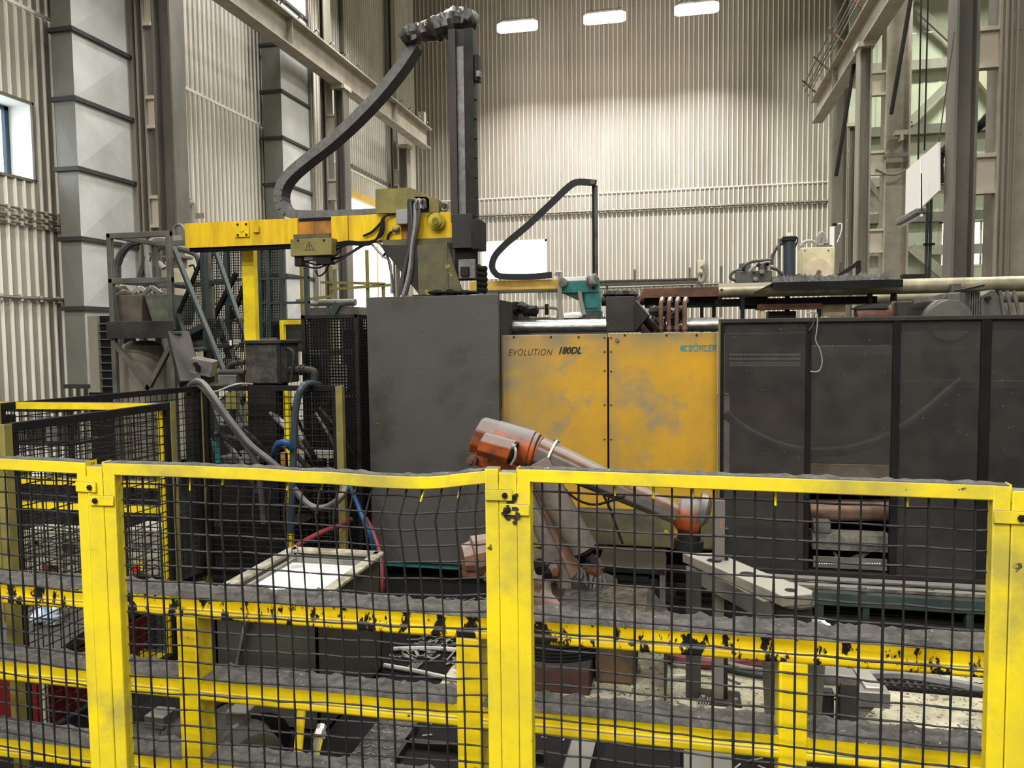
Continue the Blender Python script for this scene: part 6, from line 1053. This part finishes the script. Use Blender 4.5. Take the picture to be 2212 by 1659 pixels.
mk('drag_chain', G().tube([PY(x, y, YB3 - .1) for x, y in ((1288, 396), (1270, 394), (1246, 394), (1228, 404), (1190, 440), (1140, 487), (1095, 525), (1070, 552), (1063, 575), (1070, 590), (1085, 597), (1140, 598), (1192, 594))], .07, 4, 6, square=(.05, .07)), MT['chain'], t, ang=20); q = PY(1280, 394, YB3 - .15); mk('chain_pivot', G().cyl(q, q - Vector((0, .06, 0)), .06, n=12), MT['grey'], t)
for k in range(3): mk('cable', G().tube([PY(1200 + k * 4, 596, YB3 - .2), PY(1203 + k * 4, 588, YB3 - .2), PY(1209 + k * 2, 600, YB3 - .2), PY(1206 + k * 2, 650, YB3 - .2), PY(1210 + k * 3, 690, YB3 - .2)], .03, 6), MT['hosel'], t)
mk('cable', G().tube([PY(1252, 630, YB3 - .1), PY(1256, 655, YB3 - .1), PY(1262, 680, YB3 - .1)], .05, 6), MT['hosel'], t)
far('window_shelf', 1030, 633, 1075, 640, .2, 'zinc')
t = thing('far_casing', 'low grey machine casing in the distance beneath the teal head', 'machine'); mk('casing', G().box(PY(1130, 690, 18.6).x, PY(1300, 690, 18.6).x, 18.6, 20, 0, PY(1200, 685, 18.6).z), MT['grey'], t); mk('pipe', G().tube([PY(1100, 664, 18.5), PY(1150, 665, 18.5), PY(1203, 667, 18.5), PY(1204, 690, 18.5)], .04, 6), MT['steel'], t); mk('valve', G().cyl(PY(1181, 680, 18.5), PY(1181, 657, 18.5), .05, n=8), MT['iron'], t); mk('top_parts', G().blob(PY(1230, 684, 18.8), .5, .3, .12, 10, 5, .6), MT['zinc'], t); mk('white_box', G().pbox(1299, 658, 1306, 676, 18.7, .2), MT['white'], t)
t = thing('cable_tray', 'long dark overhead cable tray in the distance right of the teal head', 'cable tray'); YT3 = 19.0; mk('tray', G().pbox(1293, 603, 1508, 614, YT3, .35), MT['dsteel'], t); mk('tray_lip', G().pbox(1293, 603, 1508, 606, YT3 - .03, .03), MT['grey'], t)
for px in (1310, 1495): mk('leg', G().box(PY(px - 2, 614, YT3).x, PY(px + 2, 614, YT3).x, YT3 + .1, YT3 + .2, 0, PY(px, 614, YT3).z), MT['dsteel'], t)
for px, y0, y1 in ((1371, 582, 604), (1490, 578, 604)): mk('upright', G().pbox(px - 2.5, y0, px + 2, y1, YT3, .08), MT['dsteel'], t)
mk('feed_hose', G().tube([PY(1505, 609, YT3 + .1), PY(1517, 608, YT3 + .1), PY(1522, 598, YT3 + .1), PY(1522, 582, YT3 + .1), PY(1516, 574, YT3 + .1)], .055, 8), MT['steel'], t)
t = thing('wall_junction_box', 'pale junction box on the back wall above the cable tray end', 'junction box'); mk('box', G().pbox(1507, 562, 1524, 591, YB - .18, .15), MT['batten'], t, bev=.01); mk('cover', G().pbox(1509, 565, 1522, 588, YB - .2, .02), MT['batten'], t)
one('upright_stub', G().box(PY(1555, 600, 15).x, PY(1561, 600, 15).x, 15, 15.1, 0, PY(1558, 575, 15).z), MT['dsteel'], 'thin dark upright post behind the rusty beam end', 'post')
# ceiling-height bits: flood bracket high on the left corner
t = thing('wall_bracket', 'dark bracket box high on the back wall left of the mast', 'bracket'); mk('box', G().pbox(850, -20, 880, 6, YB - .4, .36), MT['dsteel'], t); mk('drop_pipe', G().pbox(871, 5, 879, 40, YB - .2, .1), MT['dsteel'], t); mk('side_plate', G().pbox(834, -15, 846, 25, YB - .5, .46), MT['dsteel'], t)
for i, (px, y0, y1, Y) in enumerate(((738, -20, 115, 20), (866, 130, 225, 25.92))): one('drop_conduit', G().cyl(Vector((PY(px, y1, Y).x, Y, ZC)), PY(px, y1, Y), .08, n=8), MT['dsteel'], 'dark vertical conduit on the left wall above the girder' if i == 0 else 'grey vertical conduit near the far left corner', 'conduit')
# ============================================================ cables, chips and litter on the pale floor
rr = random.Random(31)
for i, (pts, r, m, lab) in enumerate((([(830, 1437), (900, 1450), (980, 1467), (1060, 1478)], .014, 'hosel', 'pale cable lying across the floor right of the tank'), ([(850, 1402), (920, 1400), (1000, 1404), (1060, 1400)], .014, 'hosel', 'upper pale cable on the floor right of the tank'), ([(1440, 1462), (1480, 1462), (1497, 1450), (1485, 1438), (1450, 1434)], .016, 'hosel', 'pale looped cable end beside the guard plate'), ([(1440, 1420), (1500, 1430), (1560, 1436), (1620, 1432), (1700, 1440)], .03, 'hoser', 'dusty red hose along the floor under the screens'), ([(1440, 1410), (1520, 1425), (1600, 1446), (1680, 1458), (1800, 1464), (1960, 1462), (2170, 1500)], .03, 'hose', 'thick grey hose along the floor edge at right'), ([(1880, 1460), (1950, 1455), (2020, 1470), (2080, 1484), (2170, 1486)], .02, 'hosel', 'wavy grey cable right of the steel stand'), ([(1500, 1456), (1560, 1462), (1600, 1475)], .008, 'hosel', 'thin light wire beside the post foot'))):
    one('floor_hose', G().tube([PZ(x, y, r + .006) for x, y in pts], r, 7), MT[m], lab, 'hose')
t = thing('rubber_grating', 'strip of black ribbed matting along the floor at right', 'mat'); p, q = PZ(1905, 1492, 0), PZ(2200, 1510, 0); mk('strip', G().box(p.x, p.x + 1.6, p.y, p.y + .16, .004, .02), MT['rubber'], t); g = G()
for i in range(38): x = p.x + .02 + i * .041; g.box(x, x + .02, p.y + .01, p.y + .15, .02, .028)
mk('ribs', g, MT['iron'], t, kind='stuff')
g = G()
for i in range(520):
    x, y = rr.uniform(-1.3, 2.5), rr.uniform(3.5, 4.95)
    if rr.random() < .25: y = rr.uniform(4.7, 5.3)
    a = rr.uniform(0, pi); l = rr.uniform(.006, .03) * (1 if rr.random() < .9 else 2); g.obox((x, y, .008), Vector((cos(a), sin(a), rr.uniform(-.15, .15))) * l, Vector((-sin(a), cos(a), 0)) * .004, Zv * .002)
one('metal_chips', g, MT['alu'], 'scattered shiny metal chips on the pale floor', 'chips', kind='stuff')
g = G()
for i in range(420):
    x, y = rr.uniform(-1.75, -.75), rr.uniform(4.35, 5.5); a = rr.uniform(0, pi); l = rr.uniform(.01, .05); g.obox((x, y, .012 + rr.uniform(0, .03)), Vector((cos(a), sin(a), rr.uniform(-.3, .3))) * l, Vector((-sin(a), cos(a), 0)) * rr.uniform(.003, .01), Zv * .002)
one('swarf_heap', g, MT['zinc'], 'heap of dark curled swarf on the floor between tank and robot', 'swarf', kind='stuff')
for i, (px, py, lab) in enumerate(((885, 1436, 'small shiny metal offcut lying right of the tank'), (1505, 1516, 'bright comb-shaped metal offcut left of the post foot'), (2140, 1560, 'tiny pale offcut on the floor at far right'))):
    c = PZ(px, py, .01); g = G()
    for k in range(5): g.bar(c + Vector((k * .014, -.04, 0)), c + Vector((k * .014 + .02, .05, .008)), .006, .004)
    one('metal_offcut', g, MT['alu'], lab, 'offcut')
p = PZ(1240, 1560, 0); one('angle_offcut', G().bar(PZ(1180, 1560, .03), PZ(1405, 1530, .03), .06, .06), MT['grime'], 'dark bar lying on the floor before the robot base', 'bar')
# ============================================================ put every origin at its object's base
bpy.context.view_layer.update()
def corners(o):
    pts = []
    if o.type == 'MESH': pts += [o.matrix_world @ Vector(c) for c in o.bound_box]
    for ch in o.children: pts += corners(ch)
    return pts
for o in [o for o in scene.objects if o.parent is None and o.type in ('MESH', 'EMPTY')]:
    pts = corners(o)
    if not pts: continue
    lo = Vector([min(p[i] for p in pts) for i in range(3)]); hi = Vector([max(p[i] for p in pts) for i in range(3)])
    base = Vector(((lo.x + hi.x) / 2, (lo.y + hi.y) / 2, lo.z)); d = base - o.location
    if o.type == 'EMPTY':
        o.location = base
        for ch in o.children: ch.location = ch.location - d
    elif o.data.users == 1:
        o.data.transform(Matrix.Translation(-d)); o.location = base
        for ch in o.children: ch.location = ch.location - d
